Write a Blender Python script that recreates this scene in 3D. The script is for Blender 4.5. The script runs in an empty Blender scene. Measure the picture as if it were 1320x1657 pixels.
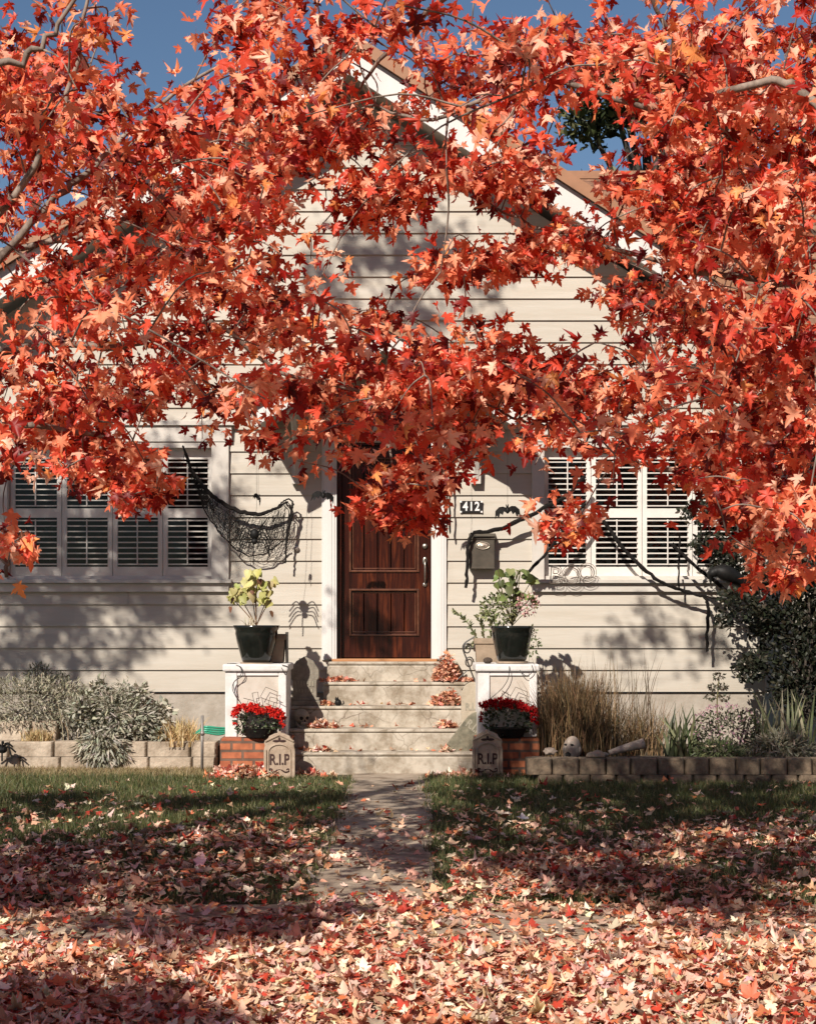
import bpy, math, random
import numpy as np
from mathutils import Vector, Matrix
random.seed(7); rng = np.random.default_rng(7)
R = math.radians
SC = bpy.context.scene; COL = SC.collection
# ------------------------------------------------ camera, sky, sun
F = 2600.0; HOR = 1000.0; CH = 1.5; YW = 16.6        # focal length in photo pixels, horizon row, eye height, house wall
def X(px, D=YW): return (px - 660.0) * D / F
def Z(py, D=YW): return CH - (py - HOR) * D / F
cam_d = bpy.data.cameras.new('camera'); cam = bpy.data.objects.new('camera', cam_d); COL.objects.link(cam)
cam.location = (0, 0, CH); cam.rotation_euler = (R(90), 0, 0)
cam_d.sensor_fit = 'HORIZONTAL'; cam_d.sensor_width = 36; cam_d.lens = F / 1320 * 36
cam_d.shift_y = (HOR - 828.5) / 1320; cam_d.clip_end = 2000; cam_d.clip_start = 0.1
SC.camera = cam
SUN_EL = R(35.7); SUN_AZ = R(25.5)                    # sun stands behind and to the left of the camera
tosun = Vector((-math.sin(SUN_AZ) * math.cos(SUN_EL), -math.cos(SUN_AZ) * math.cos(SUN_EL), math.sin(SUN_EL)))
w = bpy.data.worlds.new('World'); SC.world = w; w.use_nodes = True
nt = w.node_tree; sky = nt.nodes.new('ShaderNodeTexSky'); sky.sky_type = 'NISHITA'; sky.sun_disc = False
sky.sun_elevation = SUN_EL; sky.sun_rotation = math.atan2(tosun.x, tosun.y)
sky.air_density = 1.1; sky.dust_density = 0.0; sky.ozone_density = 4.0
nt.links.new(sky.outputs[0], nt.nodes['Background'].inputs[0]); nt.nodes['Background'].inputs[1].default_value = 0.057
sl = bpy.data.lights.new('sun', 'SUN'); sl.energy = 5.0; sl.angle = R(0.53); sl.color = (1, 0.915, 0.815)
so = bpy.data.objects.new('sun', sl); COL.objects.link(so); so.rotation_euler = tosun.to_track_quat('Z', 'Y').to_euler()
so.location = (-8, -10, 12)
SC.view_settings.view_transform = 'Standard'; SC.view_settings.look = 'None'
SC.view_settings.exposure = 0.40; SC.view_settings.gamma = 1.0

# ------------------------------------------------ materials
def newmat(name):
    m = bpy.data.materials.new(name); m.use_nodes = True
    n = m.node_tree.nodes; return m, n, m.node_tree.links, n['Principled BSDF']
def mat(name, c1, c2=None, scale=6.0, rough=0.7, metal=0.0, bump=0.0, bscale=None, stretch=(1, 1, 1), spec=0.5, coat=0.0, detail=8, lo=0.35, hi=0.65):
    m, n, l, p = newmat(name)
    p.inputs['Roughness'].default_value = rough; p.inputs['Metallic'].default_value = metal
    p.inputs['Specular IOR Level'].default_value = spec; p.inputs['Coat Weight'].default_value = coat
    c2 = c2 or tuple(v * 0.8 for v in c1)
    tc = n.new('ShaderNodeTexCoord'); mp = n.new('ShaderNodeMapping'); mp.inputs['Scale'].default_value = stretch
    l.new(tc.outputs['Object'], mp.inputs[0])
    nz = n.new('ShaderNodeTexNoise'); nz.inputs['Scale'].default_value = scale; nz.inputs['Detail'].default_value = detail; nz.inputs['Roughness'].default_value = 0.65
    l.new(mp.outputs[0], nz.inputs['Vector'])
    cr = n.new('ShaderNodeValToRGB'); cr.color_ramp.elements[0].position = lo; cr.color_ramp.elements[1].position = hi
    cr.color_ramp.elements[0].color = (*c1, 1); cr.color_ramp.elements[1].color = (*c2, 1)
    l.new(nz.outputs['Fac'], cr.inputs[0]); l.new(cr.outputs[0], p.inputs['Base Color'])
    if bump:
        nb = n.new('ShaderNodeTexNoise'); nb.inputs['Scale'].default_value = bscale or scale * 4; nb.inputs['Detail'].default_value = 6
        l.new(mp.outputs[0], nb.inputs['Vector'])
        b = n.new('ShaderNodeBump'); b.inputs['Strength'].default_value = 1.0; b.inputs['Distance'].default_value = bump
        l.new(nb.outputs['Fac'], b.inputs['Height']); l.new(b.outputs[0], p.inputs['Normal'])
    return m
def leafmat(name, rough=0.45, trans=0.25, spec=0.4, tmul=1.3):
    m, n, l, p = newmat(name)
    a = n.new('ShaderNodeAttribute'); a.attribute_name = 'leafcol'
    l.new(a.outputs['Color'], p.inputs['Base Color']); p.inputs['Roughness'].default_value = rough
    p.inputs['Specular IOR Level'].default_value = spec
    if trans > 0:
        t = n.new('ShaderNodeBsdfTranslucent'); mx = n.new('ShaderNodeMixShader'); mx.inputs[0].default_value = trans
        g = n.new('ShaderNodeMixRGB'); g.blend_type = 'MULTIPLY'; g.inputs[0].default_value = 1; g.inputs[2].default_value = (tmul, tmul * .9, tmul * .7, 1)
        l.new(a.outputs['Color'], g.inputs[1]); l.new(g.outputs[0], t.inputs['Color'])
        l.new(p.outputs[0], mx.inputs[1]); l.new(t.outputs[0], mx.inputs[2]); l.new(mx.outputs[0], n['Material Output'].inputs['Surface'])
    return m
SIDE = mat('painted_siding', (0.505, 0.468, 0.405), (0.45, 0.405, 0.335), 3.0, 0.6, bump=0.0015, bscale=22, stretch=(0.35, 1, 4), spec=0.3)
def weather(m, pitch, z0):
    n = m.node_tree.nodes; l = m.node_tree.links; p = n['Principled BSDF']; src = p.inputs['Base Color'].links[0].from_socket
    g = n.new('ShaderNodeNewGeometry'); sp = n.new('ShaderNodeSeparateXYZ'); l.new(g.outputs['Position'], sp.inputs[0])
    def M(op, a, b=None):
        q = n.new('ShaderNodeMath'); q.operation = op
        for k, v in enumerate((a, b)):
            if v is None: continue
            if isinstance(v, (int, float)): q.inputs[k].default_value = v
            else: l.new(v, q.inputs[k])
        return q.outputs[0]
    row = M('FLOOR', M('DIVIDE', M('SUBTRACT', sp.outputs['Z'], z0), pitch)); wn = n.new('ShaderNodeTexWhiteNoise'); wn.noise_dimensions = '2D'
    cb = n.new('ShaderNodeCombineXYZ'); l.new(row, cb.inputs['X']); l.new(M('FLOOR', M('ADD', M('DIVIDE', sp.outputs['X'], 3.1), M('MULTIPLY', row, .37))), cb.inputs['Y']); l.new(cb.outputs[0], wn.inputs['Vector'])
    v = M('ADD', M('MULTIPLY', wn.outputs['Value'], .10), .94)
    nz_ = n.new('ShaderNodeTexNoise'); nz_.inputs['Scale'].default_value = 3.5; nz_.inputs['Detail'].default_value = 9; l.new(g.outputs['Position'], nz_.inputs['Vector'])
    mr = n.new('ShaderNodeMapRange'); mr.inputs['From Min'].default_value = .2; mr.inputs['From Max'].default_value = 1.25; mr.inputs['To Min'].default_value = .55; mr.inputs['To Max'].default_value = 0
    l.new(sp.outputs['Z'], mr.inputs['Value']); dirt = M('MULTIPLY', mr.outputs[0], nz_.outputs['Fac'])
    mx = n.new('ShaderNodeMixRGB'); mx.inputs[2].default_value = (.20, .15, .10, 1); l.new(dirt, mx.inputs[0]); l.new(src, mx.inputs[1])
    vm = n.new('ShaderNodeVectorMath'); vm.operation = 'SCALE'; l.new(mx.outputs[0], vm.inputs[0]); l.new(v, vm.inputs['Scale']); l.new(vm.outputs[0], p.inputs['Base Color'])
weather(SIDE, 0.2257, 0.737)
FOUND = mat('painted_foundation', (0.41, 0.365, 0.31), (0.30, 0.26, 0.21), 5.0, 0.8, bump=0.004, bscale=30)
TRIM = mat('white_trim_paint', (0.66, 0.645, 0.62), (0.58, 0.56, 0.53), 2.2, 0.5, bump=0.001, bscale=40, stretch=(1, 1, .3))
TRIM2 = mat('cream_trim_paint', (0.56, 0.525, 0.475), (0.48, 0.445, 0.395), 4, 0.55, bump=0.001, bscale=40)
SHUT = mat('shutter_paint', (0.70, 0.665, 0.62), (0.62, 0.585, 0.54), 4, 0.45)
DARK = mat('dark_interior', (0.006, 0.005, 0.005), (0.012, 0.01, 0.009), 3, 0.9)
METAL = mat('aged_nickel', (0.45, 0.41, 0.36), (0.28, 0.25, 0.21), 20, 0.35, metal=0.9)
MAILM = mat('bronze_mailbox', (0.065, 0.055, 0.042), (0.10, 0.085, 0.065), 8, 0.45, metal=0.35, bump=0.0006, bscale=90)
BRASS = mat('emblem_metal', (0.55, 0.48, 0.40), (0.42, 0.36, 0.29), 30, 0.4, metal=0.7)
BLACK = mat('black_cloth', (0.008, 0.007, 0.007), (0.022, 0.019, 0.017), 60, 0.95, bump=0.004, bscale=120, spec=0.1)
BLKP = mat('black_plastic', (0.006, 0.006, 0.006), (0.014, 0.013, 0.012), 30, 0.55, spec=0.2)
POTM = mat('black_glaze', (0.006, 0.007, 0.006), (0.014, 0.016, 0.013), 6, 0.12, bump=0.0008, bscale=25, spec=0.6)
SAUC = mat('clay_saucer', (0.42, 0.32, 0.23), (0.30, 0.23, 0.17), 14, 0.8)
TANP = mat('tan_planter', (0.36, 0.265, 0.185), (0.25, 0.185, 0.125), 9, 0.7, bump=0.002)
WIRE = mat('dark_wire', (0.02, 0.017, 0.015), (0.04, 0.033, 0.028), 30, 0.5)
WIRE2 = mat('rusty_wire', (0.10, 0.075, 0.055), (0.17, 0.13, 0.10), 30, 0.6, metal=0.4)
BARK = mat('maple_bark', (0.09, 0.065, 0.05), (0.30, 0.245, 0.20), 14, 0.85, bump=0.004, bscale=50, stretch=(1, 1, .5))
BARKD = mat('dark_bark', (0.03, 0.023, 0.018), (0.07, 0.055, 0.042), 10, 0.9, bump=0.01)
STONE = mat('plastic_tombstone', (0.42, 0.33, 0.245), (0.27, 0.195, 0.135), 9, 0.7, bump=0.003, bscale=45)
STONE2 = mat('mossy_tombstone', (0.20, 0.18, 0.125), (0.085, 0.08, 0.055), 12, 0.85, bump=0.006, bscale=40)
STONE3 = mat('grey_tombstone', (0.26, 0.23, 0.185), (0.15, 0.13, 0.10), 14, 0.85, bump=0.005, bscale=50)
STONE4 = mat('beige_tombstone', (0.40, 0.345, 0.265), (0.32, 0.27, 0.20), 14, 0.85, bump=0.004)
INK = mat('dark_lettering', (0.03, 0.012, 0.01), (0.05, 0.02, 0.015), 30, 0.8)
INK2 = mat('pale_lettering', (0.30, 0.27, 0.21), (0.22, 0.2, 0.15), 30, 0.8)
ENAM = mat('black_enamel', (0.012, 0.012, 0.013), (0.02, 0.02, 0.02), 20, 0.3)
ENW = mat('white_enamel', (0.80, 0.79, 0.77), (0.72, 0.71, 0.69), 20, 0.35)
BONE = mat('bone', (0.30, 0.265, 0.21), (0.20, 0.17, 0.13), 25, 0.7, bump=0.003)
FLESH = mat('grey_latex', (0.40, 0.33, 0.27), (0.24, 0.185, 0.145), 18, 0.6, bump=0.003)
SOIL = mat('soil', (0.035, 0.026, 0.018), (0.09, 0.07, 0.05), 12, 0.95, bump=0.03, bscale=40)
STRAW = mat('straw', (0.35, 0.27, 0.16), (0.2, 0.15, 0.09), 12, 0.95, bump=0.02, bscale=60)
STEELP = mat('galvanised_post', (0.30, 0.28, 0.26), (0.18, 0.165, 0.15), 20, 0.5, metal=0.5)
GREENH = mat('green_plastic', (0.03, 0.30, 0.19), (0.04, 0.22, 0.14), 8, 0.35)
OAK = mat('oak_sill', (0.46, 0.22, 0.09), (0.33, 0.15, 0.06), 6, 0.45, stretch=(.3, 1, 1))
BRN = mat('brown_roof_trim', (0.34, 0.165, 0.085), (0.27, 0.13, 0.065), 5, 0.6)
ROCK = mat('pale_rock', (0.45, 0.35, 0.25), (0.32, 0.24, 0.16), 9, 0.8, bump=0.01)
GROUND = mat('lawn_soil', (0.060, 0.050, 0.028), (0.10, 0.085, 0.045), 5, 0.95, bump=0.02, bscale=30)

def wood():
    m, n, l, p = newmat('mahogany'); tc = n.new('ShaderNodeTexCoord'); mp = n.new('ShaderNodeMapping'); mp.inputs['Scale'].default_value = (11, 11, 1.0)
    l.new(tc.outputs['Object'], mp.inputs[0]); nz = n.new('ShaderNodeTexNoise'); nz.inputs['Scale'].default_value = 2.2; nz.inputs['Detail'].default_value = 9; nz.inputs['Distortion'].default_value = 0.7
    l.new(mp.outputs[0], nz.inputs['Vector']); cr = n.new('ShaderNodeValToRGB'); e = cr.color_ramp.elements
    e[0].position = 0.25; e[0].color = (0.012, 0.003, 0.002, 1); e[1].position = 0.85; e[1].color = (0.14, 0.032, 0.010, 1)
    x = e.new(0.52); x.color = (0.032, 0.006, 0.003, 1)
    l.new(nz.outputs['Fac'], cr.inputs[0]); l.new(cr.outputs[0], p.inputs['Base Color']); p.inputs['Roughness'].default_value = 0.26
    p.inputs['Specular IOR Level'].default_value = 0.35
    b = n.new('ShaderNodeBump'); b.inputs['Distance'].default_value = 0.001; l.new(nz.outputs['Fac'], b.inputs['Height']); l.new(b.outputs[0], p.inputs['Normal'])
    return m
WOOD = wood(); MOULD = mat('highlit_moulding', (0.13, 0.05, 0.026), (0.06, 0.02, 0.011), 8, 0.22, spec=.6)  # moulding coloured lighter than the door wood to paint in highlights
def concrete(name, c1, c2, cracks=True, dark=(0.10, 0.075, 0.05)):
    m, n, l, p = newmat(name); tc = n.new('ShaderNodeTexCoord')
    nz = n.new('ShaderNodeTexNoise'); nz.inputs['Scale'].default_value = 5; nz.inputs['Detail'].default_value = 10; nz.inputs['Roughness'].default_value = 0.7
    l.new(tc.outputs['Object'], nz.inputs['Vector']); cr = n.new('ShaderNodeValToRGB'); e = cr.color_ramp.elements
    e[0].position = 0.38; e[0].color = (*c2, 1); e[1].position = 0.58; e[1].color = (*c1, 1)
    l.new(nz.outputs['Fac'], cr.inputs[0]); out = cr.outputs[0]
    b = n.new('ShaderNodeBump'); b.inputs['Distance'].default_value = 0.004; l.new(nz.outputs['Fac'], b.inputs['Height'])
    if cracks:
        mp = n.new('ShaderNodeMapping'); mp.inputs['Scale'].default_value = (1, 1, 1.2); l.new(tc.outputs['Object'], mp.inputs[0])
        nd = n.new('ShaderNodeTexNoise'); nd.inputs['Scale'].default_value = 4; nd.inputs['Detail'].default_value = 4
        l.new(mp.outputs[0], nd.inputs['Vector'])
        ad = n.new('ShaderNodeVectorMath'); ad.operation = 'MULTIPLY_ADD'; ad.inputs[1].default_value = (.22, .22, .22)
        l.new(nd.outputs['Color'], ad.inputs[0]); l.new(mp.outputs[0], ad.inputs[2])
        v = n.new('ShaderNodeTexVoronoi'); v.feature = 'DISTANCE_TO_EDGE'; v.inputs['Scale'].default_value = 5.5; l.new(ad.outputs[0], v.inputs['Vector'])
        c = n.new('ShaderNodeValToRGB'); c.color_ramp.elements[0].position = 0.004; c.color_ramp.elements[1].position = 0.035
        c.color_ramp.elements[0].color = (.75, .75, .75, 1); c.color_ramp.elements[1].color = (0, 0, 0, 1); l.new(v.outputs['Distance'], c.inputs[0])
        n3 = n.new('ShaderNodeTexNoise'); n3.inputs['Scale'].default_value = 2.3; l.new(tc.outputs['Object'], n3.inputs['Vector'])
        c3 = n.new('ShaderNodeValToRGB'); c3.color_ramp.elements[0].position = .42; c3.color_ramp.elements[1].position = .6; l.new(n3.outputs['Fac'], c3.inputs[0])
        mu = n.new('ShaderNodeMath'); mu.operation = 'MULTIPLY'; l.new(c.outputs[0], mu.inputs[0]); l.new(c3.outputs[0], mu.inputs[1])
        mx = n.new('ShaderNodeMixRGB'); mx.inputs[2].default_value = (*dark, 1); l.new(mu.outputs[0], mx.inputs[0]); l.new(out, mx.inputs[1]); out = mx.outputs[0]
    l.new(out, p.inputs['Base Color']); l.new(b.outputs[0], p.inputs['Normal']); p.inputs['Roughness'].default_value = 0.85
    return m
STEPM = concrete('cracked_concrete', (0.46, 0.41, 0.335), (0.24, 0.195, 0.14))
PATHM = concrete('path_concrete', (0.38, 0.31, 0.235), (0.20, 0.15, 0.105), cracks=False)
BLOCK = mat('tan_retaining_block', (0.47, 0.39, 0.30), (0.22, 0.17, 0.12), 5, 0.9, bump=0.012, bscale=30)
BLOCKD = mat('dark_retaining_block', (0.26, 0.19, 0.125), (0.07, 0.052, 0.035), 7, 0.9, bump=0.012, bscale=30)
WHITEP = mat('chipped_white_masonry', (0.68, 0.66, 0.64), (0.46, 0.41, 0.36), 3.2, 0.7, bump=0.003, bscale=30, lo=.48, hi=.80)
PANELW = mat('weathered_white_panel', (0.58, 0.53, 0.47), (0.46, 0.40, 0.33), 4, 0.7, bump=0.002)
def brickmat(name, c1, c2, mortar, sx, sy, msize=0.012, stretch=(1, 1, 1), rough=0.85, swap=True):
    m, n, l, p = newmat(name); tc = n.new('ShaderNodeTexCoord'); sp = n.new('ShaderNodeSeparateXYZ'); cb = n.new('ShaderNodeCombineXYZ')
    l.new(tc.outputs['Object'], sp.inputs[0]); l.new(sp.outputs['X'], cb.inputs['X']); l.new(sp.outputs['Z'], cb.inputs['Y'])
    bt = n.new('ShaderNodeTexBrick'); bt.inputs['Color1'].default_value = (*c1, 1); bt.inputs['Color2'].default_value = (*c2, 1); bt.inputs['Mortar'].default_value = (*mortar, 1)
    bt.inputs['Scale'].default_value = 1; bt.inputs['Brick Width'].default_value = sx; bt.inputs['Row Height'].default_value = sy; bt.inputs['Mortar Size'].default_value = msize
    l.new(cb.outputs[0], bt.inputs['Vector'])
    nz = n.new('ShaderNodeTexNoise'); nz.inputs['Scale'].default_value = 14; nz.inputs['Detail'].default_value = 8; l.new(tc.outputs['Object'], nz.inputs['Vector'])
    mx = n.new('ShaderNodeMixRGB'); mx.blend_type = 'MULTIPLY'; mx.inputs[0].default_value = 0.75
    c = n.new('ShaderNodeValToRGB'); c.color_ramp.elements[0].position = .3; c.color_ramp.elements[0].color = (.45, .42, .4, 1); c.color_ramp.elements[1].position = .62; l.new(nz.outputs['Fac'], c.inputs[0])
    l.new(bt.outputs['Color'], mx.inputs[1]); l.new(c.outputs[0], mx.inputs[2]); l.new(mx.outputs[0], p.inputs['Base Color'])
    b = n.new('ShaderNodeBump'); b.inputs['Distance'].default_value = 0.006; b.invert = True; l.new(bt.outputs['Fac'], b.inputs['Height']); l.new(b.outputs[0], p.inputs['Normal'])
    p.inputs['Roughness'].default_value = rough
    return m
BRICK = brickmat('orange_brick', (0.50, 0.17, 0.075), (0.36, 0.10, 0.045), (0.16, 0.10, 0.07), 0.21, 0.082)
SHING = brickmat('brown_shingles', (0.33, 0.17, 0.10), (0.22, 0.11, 0.065), (0.15, 0.075, 0.045), 0.30, 0.095, 0.006)
def glassm():
    m, n, l, p = newmat('window_glass'); n.remove(p); t = n.new('ShaderNodeBsdfTransparent'); g = n.new('ShaderNodeBsdfGlossy'); g.inputs['Roughness'].default_value = 0.02
    f = n.new('ShaderNodeFresnel'); f.inputs['IOR'].default_value = 1.22; mx = n.new('ShaderNodeMixShader')
    l.new(f.outputs[0], mx.inputs[0]); l.new(t.outputs[0], mx.inputs[1]); l.new(g.outputs[0], mx.inputs[2]); l.new(mx.outputs[0], n['Material Output'].inputs['Surface'])
    return m
GLASS = glassm()
MLEAF = leafmat('maple_leaf', 0.45, 0.34, 0.34, 1.7)
DLEAF = leafmat('dry_leaf', 0.55, 0.12, 0.35)
GLEAF = leafmat('green_leaf', 0.5, 0.2, 0.35)
FLOW = leafmat('petals', 0.7, 0.2, 0.1)

# ------------------------------------------------ builders
ORG = {}
class MB:
    def __init__(s): s.v = []; s.f = []
    def add(s, vs, fs):
        o = len(s.v); s.v += [tuple(v) for v in vs]; s.f += [tuple(i + o for i in f) for f in fs]; return s
    def box(s, x0, x1, y0, y1, z0, z1):
        return s.add([(x0, y0, z0), (x1, y0, z0), (x1, y1, z0), (x0, y1, z0), (x0, y0, z1), (x1, y0, z1), (x1, y1, z1), (x0, y1, z1)],
              [(0, 3, 2, 1), (4, 5, 6, 7), (0, 1, 5, 4), (1, 2, 6, 5), (2, 3, 7, 6), (3, 0, 4, 7)])
    def prism(s, poly, y0, y1):      # polygon in x,z (counter-clockwise seen from the camera) extruded along y
        n = len(poly); vs = [(x, y0, z) for x, z in poly] + [(x, y1, z) for x, z in poly]
        return s.add(vs, [tuple(range(n)), tuple(range(2 * n - 1, n - 1, -1))] + [(i, i + n, (i + 1) % n + n, (i + 1) % n) for i in range(n)])
    def tube(s, pts, rad, k=6, cap=True):
        pts = [Vector(p) for p in pts]; n = len(pts)
        if not hasattr(rad, '__len__'): rad = [rad] * n
        vs = []; a = None
        for i, p in enumerate(pts):
            d = (pts[min(i + 1, n - 1)] - pts[max(i - 1, 0)]).normalized()
            if a is None:
                a = d.cross(Vector((0.13, 0.21, 0.97)))
                if a.length < 0.1: a = d.cross(Vector((1, 0, 0)))
            a = a - d * a.dot(d)
            if a.length < 1e-4: a = d.cross(Vector((1, 0.3, 0)))
            a.normalize(); b = d.cross(a)
            for j in range(k):
                t = 2 * math.pi * j / k; vs.append(p + (a * math.cos(t) + b * math.sin(t)) * rad[i])
        fs = [(i * k + j, i * k + (j + 1) % k, (i + 1) * k + (j + 1) % k, (i + 1) * k + j) for i in range(n - 1) for j in range(k)]
        if cap: fs += [tuple(range(k - 1, -1, -1)), tuple((n - 1) * k + j for j in range(k))]
        return s.add(vs, fs)
    def lathe(s, c, prof, k=28, wob=0):
        vs = []; n = len(prof)
        for i, (r, z) in enumerate(prof):
            for j in range(k):
                t = 2 * math.pi * j / k; vs.append((c[0] + r * math.cos(t), c[1] + r * math.sin(t), c[2] + z))
        fs = [(i * k + j, i * k + (j + 1) % k, (i + 1) * k + (j + 1) % k, (i + 1) * k + j) for i in range(n - 1) for j in range(k)]
        fs += [tuple(range(k - 1, -1, -1)), tuple((n - 1) * k + j for j in range(k))]
        return s.add(vs, fs)
    def blob(s, c, r, fn=None, nu=20, nv=14, rot=None):
        vs = []; 
        for i in range(nv + 1):
            ph = math.pi * i / nv
            for j in range(nu):
                t = 2 * math.pi * j / nu; d = Vector((math.sin(ph) * math.cos(t), math.sin(ph) * math.sin(t), math.cos(ph)))
                k = fn(d) if fn else 1.0
                q = Vector((d.x * r[0], d.y * r[1], d.z * r[2])) * k
                if rot: q = rot @ q
                vs.append((c[0] + q.x, c[1] + q.y, c[2] + q.z))
        fs = [(i * nu + j, (i + 1) * nu + j, (i + 1) * nu + (j + 1) % nu, i * nu + (j + 1) % nu) for i in range(nv) for j in range(nu)]
        return s.add(vs, fs)
    def build(s, name, m, parent=None, smooth=False, bevel=0, origin=None):
        o0 = ORG.get(parent.name, Vector((0, 0, 0))) if parent else Vector(origin or (0, 0, 0))
        me = bpy.data.meshes.new(name); me.from_pydata([(x - o0[0], y - o0[1], z - o0[2]) for x, y, z in s.v], [], s.f)
        me.materials.append(m)
        if smooth: me.polygons.foreach_set('use_smooth', [True] * len(me.polygons))
        ob = bpy.data.objects.new(name, me); COL.objects.link(ob)
        if parent: ob.parent = parent
        else: ob.location = o0
        ORG[ob.name] = Vector(o0)
        if bevel:
            b = ob.modifiers.new('bevel', 'BEVEL'); b.width = bevel; b.segments = 2; b.limit_method = 'ANGLE'
        return ob
def tag(o, label=None, cat=None, group=None, kind=None):
    if label: o['label'] = label
    if cat: o['category'] = cat
    if group: o['group'] = group
    if kind: o['kind'] = kind
    return o
def empty(name, loc, label, cat, group=None):
    o = bpy.data.objects.new(name, None); COL.objects.link(o); o.location = loc; ORG[o.name] = Vector(loc)
    o.empty_display_size = 0.1
    return tag(o, label, cat, group)
def B(*a): return MB().box(*a)
def smooth(pts, n=6):
    P = [Vector(p) for p in pts]; P = [P[0] * 2 - P[1]] + P + [P[-1] * 2 - P[-2]]; out = []
    for i in range(1, len(P) - 2):
        for k in range(n):
            t = k / n; a, b, c, d = P[i - 1], P[i], P[i + 1], P[i + 2]
            out.append(0.5 * ((2 * b) + (c - a) * t + (2 * a - 5 * b + 4 * c - d) * t * t + (3 * b - a - 3 * c + d) * t ** 3))
    out.append(P[-2]); return out
def rawmesh(name, V, T, cols, m, parent=None, smooth_=False, npoly=3, origin=None):
    o0 = np.array(ORG.get(parent.name, Vector((0, 0, 0)))) if parent else np.array(origin or (0, 0, 0), float)
    V = V - o0
    me = bpy.data.meshes.new(name); me.vertices.add(len(V)); me.vertices.foreach_set('co', V.astype(np.float32).ravel())
    me.loops.add(T.size); me.loops.foreach_set('vertex_index', T.astype(np.int32).ravel())
    me.polygons.add(len(T)); me.polygons.foreach_set('loop_start', np.arange(0, T.size, npoly, dtype=np.int32))
    try: me.polygons.foreach_set('loop_total', np.full(len(T), npoly, dtype=np.int32))
    except Exception: pass
    at = me.color_attributes.new('leafcol', 'FLOAT_COLOR', 'POINT')
    at.data.foreach_set('color', np.concatenate([cols, np.ones((len(cols), 1))], 1).astype(np.float32).ravel())
    me.materials.append(m)
    if smooth_: me.polygons.foreach_set('use_smooth', np.ones(len(T), bool))
    me.update(calc_edges=True); me.validate()
    ob = bpy.data.objects.new(name, me); COL.objects.link(ob)
    if parent: ob.parent = parent
    else: ob.location = tuple(o0)
    ORG[ob.name] = Vector(o0)
    return ob
def half(pts): return pts + [(-x, y) for x, y in reversed(pts) if x > 1e-6]
MAPLE = half([(0.0, 0.0), (0.12, -0.08), (0.40, -0.08), (0.29, 0.07), (0.22, 0.17), (0.48, 0.24), (0.68, 0.52), (0.43, 0.45), (0.40, 0.56), (0.12, 0.40), (0.27, 0.62), (0.15, 0.68), (0.13, 0.84), (0.0, 1.05)])
MAPLEW = half([(0.0, 0.0), (0.16, -0.08), (0.42, -0.04), (0.36, 0.10), (0.33, 0.20), (0.52, 0.27), (0.66, 0.50), (0.50, 0.49), (0.42, 0.58), (0.24, 0.48), (0.31, 0.66), (0.22, 0.74), (0.14, 0.86), (0.0, 1.0)])
MAPLE2 = half([(0.0, 0.0), (0.30, -0.05), (0.26, 0.17), (0.60, 0.48), (0.36, 0.50), (0.15, 0.42), (0.23, 0.66), (0.0, 1.0)])
OVAL = half([(0, 0), (0.20, 0.2), (0.25, 0.5), (0.14, 0.8), (0, 1)])
HEART = half([(0, 0.05), (0.2, -0.08), (0.42, 0.08), (0.42, 0.35), (0.22, 0.72), (0, 1)])
NARROW = half([(0, 0), (0.09, 0.3), (0.07, 0.7), (0, 1)])
def unit(a): return a / np.maximum(np.linalg.norm(a, axis=1, keepdims=True), 1e-9)
def leaves(name, pos, tip, nor, size, col, m, parent=None, shape=MAPLE, curl=0.35, petiole=0.0, origin=None, cy=0.3):
    out = np.array([(0, cy)] + shape); k = len(out); N = len(pos)
    t = unit(tip); n = unit(nor - (nor * t).sum(1, keepdims=True) * t); s = np.cross(t, n)
    c1 = rng.normal(0, curl, (N, 1)) + curl * .3; c2 = rng.normal(0, curl, (N, 1)) - curl * .4; tw = rng.normal(0, curl * .6, (N, 1))
    x = out[:, 0][None] * (0.85 + 0.3 * rng.random((N, 1))); y = out[:, 1][None] * np.ones((N, 1))
    z = c1 * x * x * 1.6 + c2 * y * y * .7 + tw * x * y + rng.normal(0, .025, (N, k))
    z[:, 0] += 0.03
    z = z + np.abs(x) * rng.normal(.18, .35, (N, 1)) * min(1, curl * 2)
    rj = 1 + rng.normal(0, .055, (N, k)); rj[:, 0] = 1; asym = 1 + np.sign(out[:, 0])[None] * rng.normal(0, .09, (N, 1)); x = x * rj * asym; y = (y - cy) * (1 + rng.normal(0, .045, (N, k))) + cy
    V = pos[:, None, :] + size[:, None, None] * (s[:, None] * x[..., None] + t[:, None] * y[..., None] + n[:, None] * z[..., None])
    idx = np.arange(k - 1); T = np.stack([np.zeros(k - 1, int), 1 + idx, 1 + (idx + 1) % (k - 1)], 1)
    T = (T[None] + (np.arange(N) * k)[:, None, None]).reshape(-1, 3)
    C = np.repeat(col[:, None, :], k, 1) * (1 + rng.normal(0, .07, (N, k, 1))); C[:, 0] *= 1.12
    V = V.reshape(-1, 3); C = C.reshape(-1, 3)
    if petiole:
        L = size[:, None] * petiole; w = size[:, None] * .018; b = pos - t * L + n * L * .25
        PV = np.stack([pos - s * w, pos + s * w, b], 1).reshape(-1, 3); PT = np.arange(3 * N).reshape(-1, 3) + len(V)
        V = np.concatenate([V, PV]); T = np.concatenate([T, PT]); C = np.concatenate([C, np.repeat(col * .8 + .03, 3, 0)])
    return rawmesh(name, V, T, np.clip(C, 0, 1), m, parent, origin=origin)
def pick(cols, wts, n, jit=.12):
    c = np.array(cols)[rng.choice(len(cols), n, p=np.array(wts) / sum(wts))]
    return np.clip(c * (1 + rng.normal(0, jit, (n, 1))) * (1 + rng.normal(0, jit * .4, (n, 3))), 0.002, 0.95)
def randdir(n): return unit(rng.normal(0, 1, (n, 3)))
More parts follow.
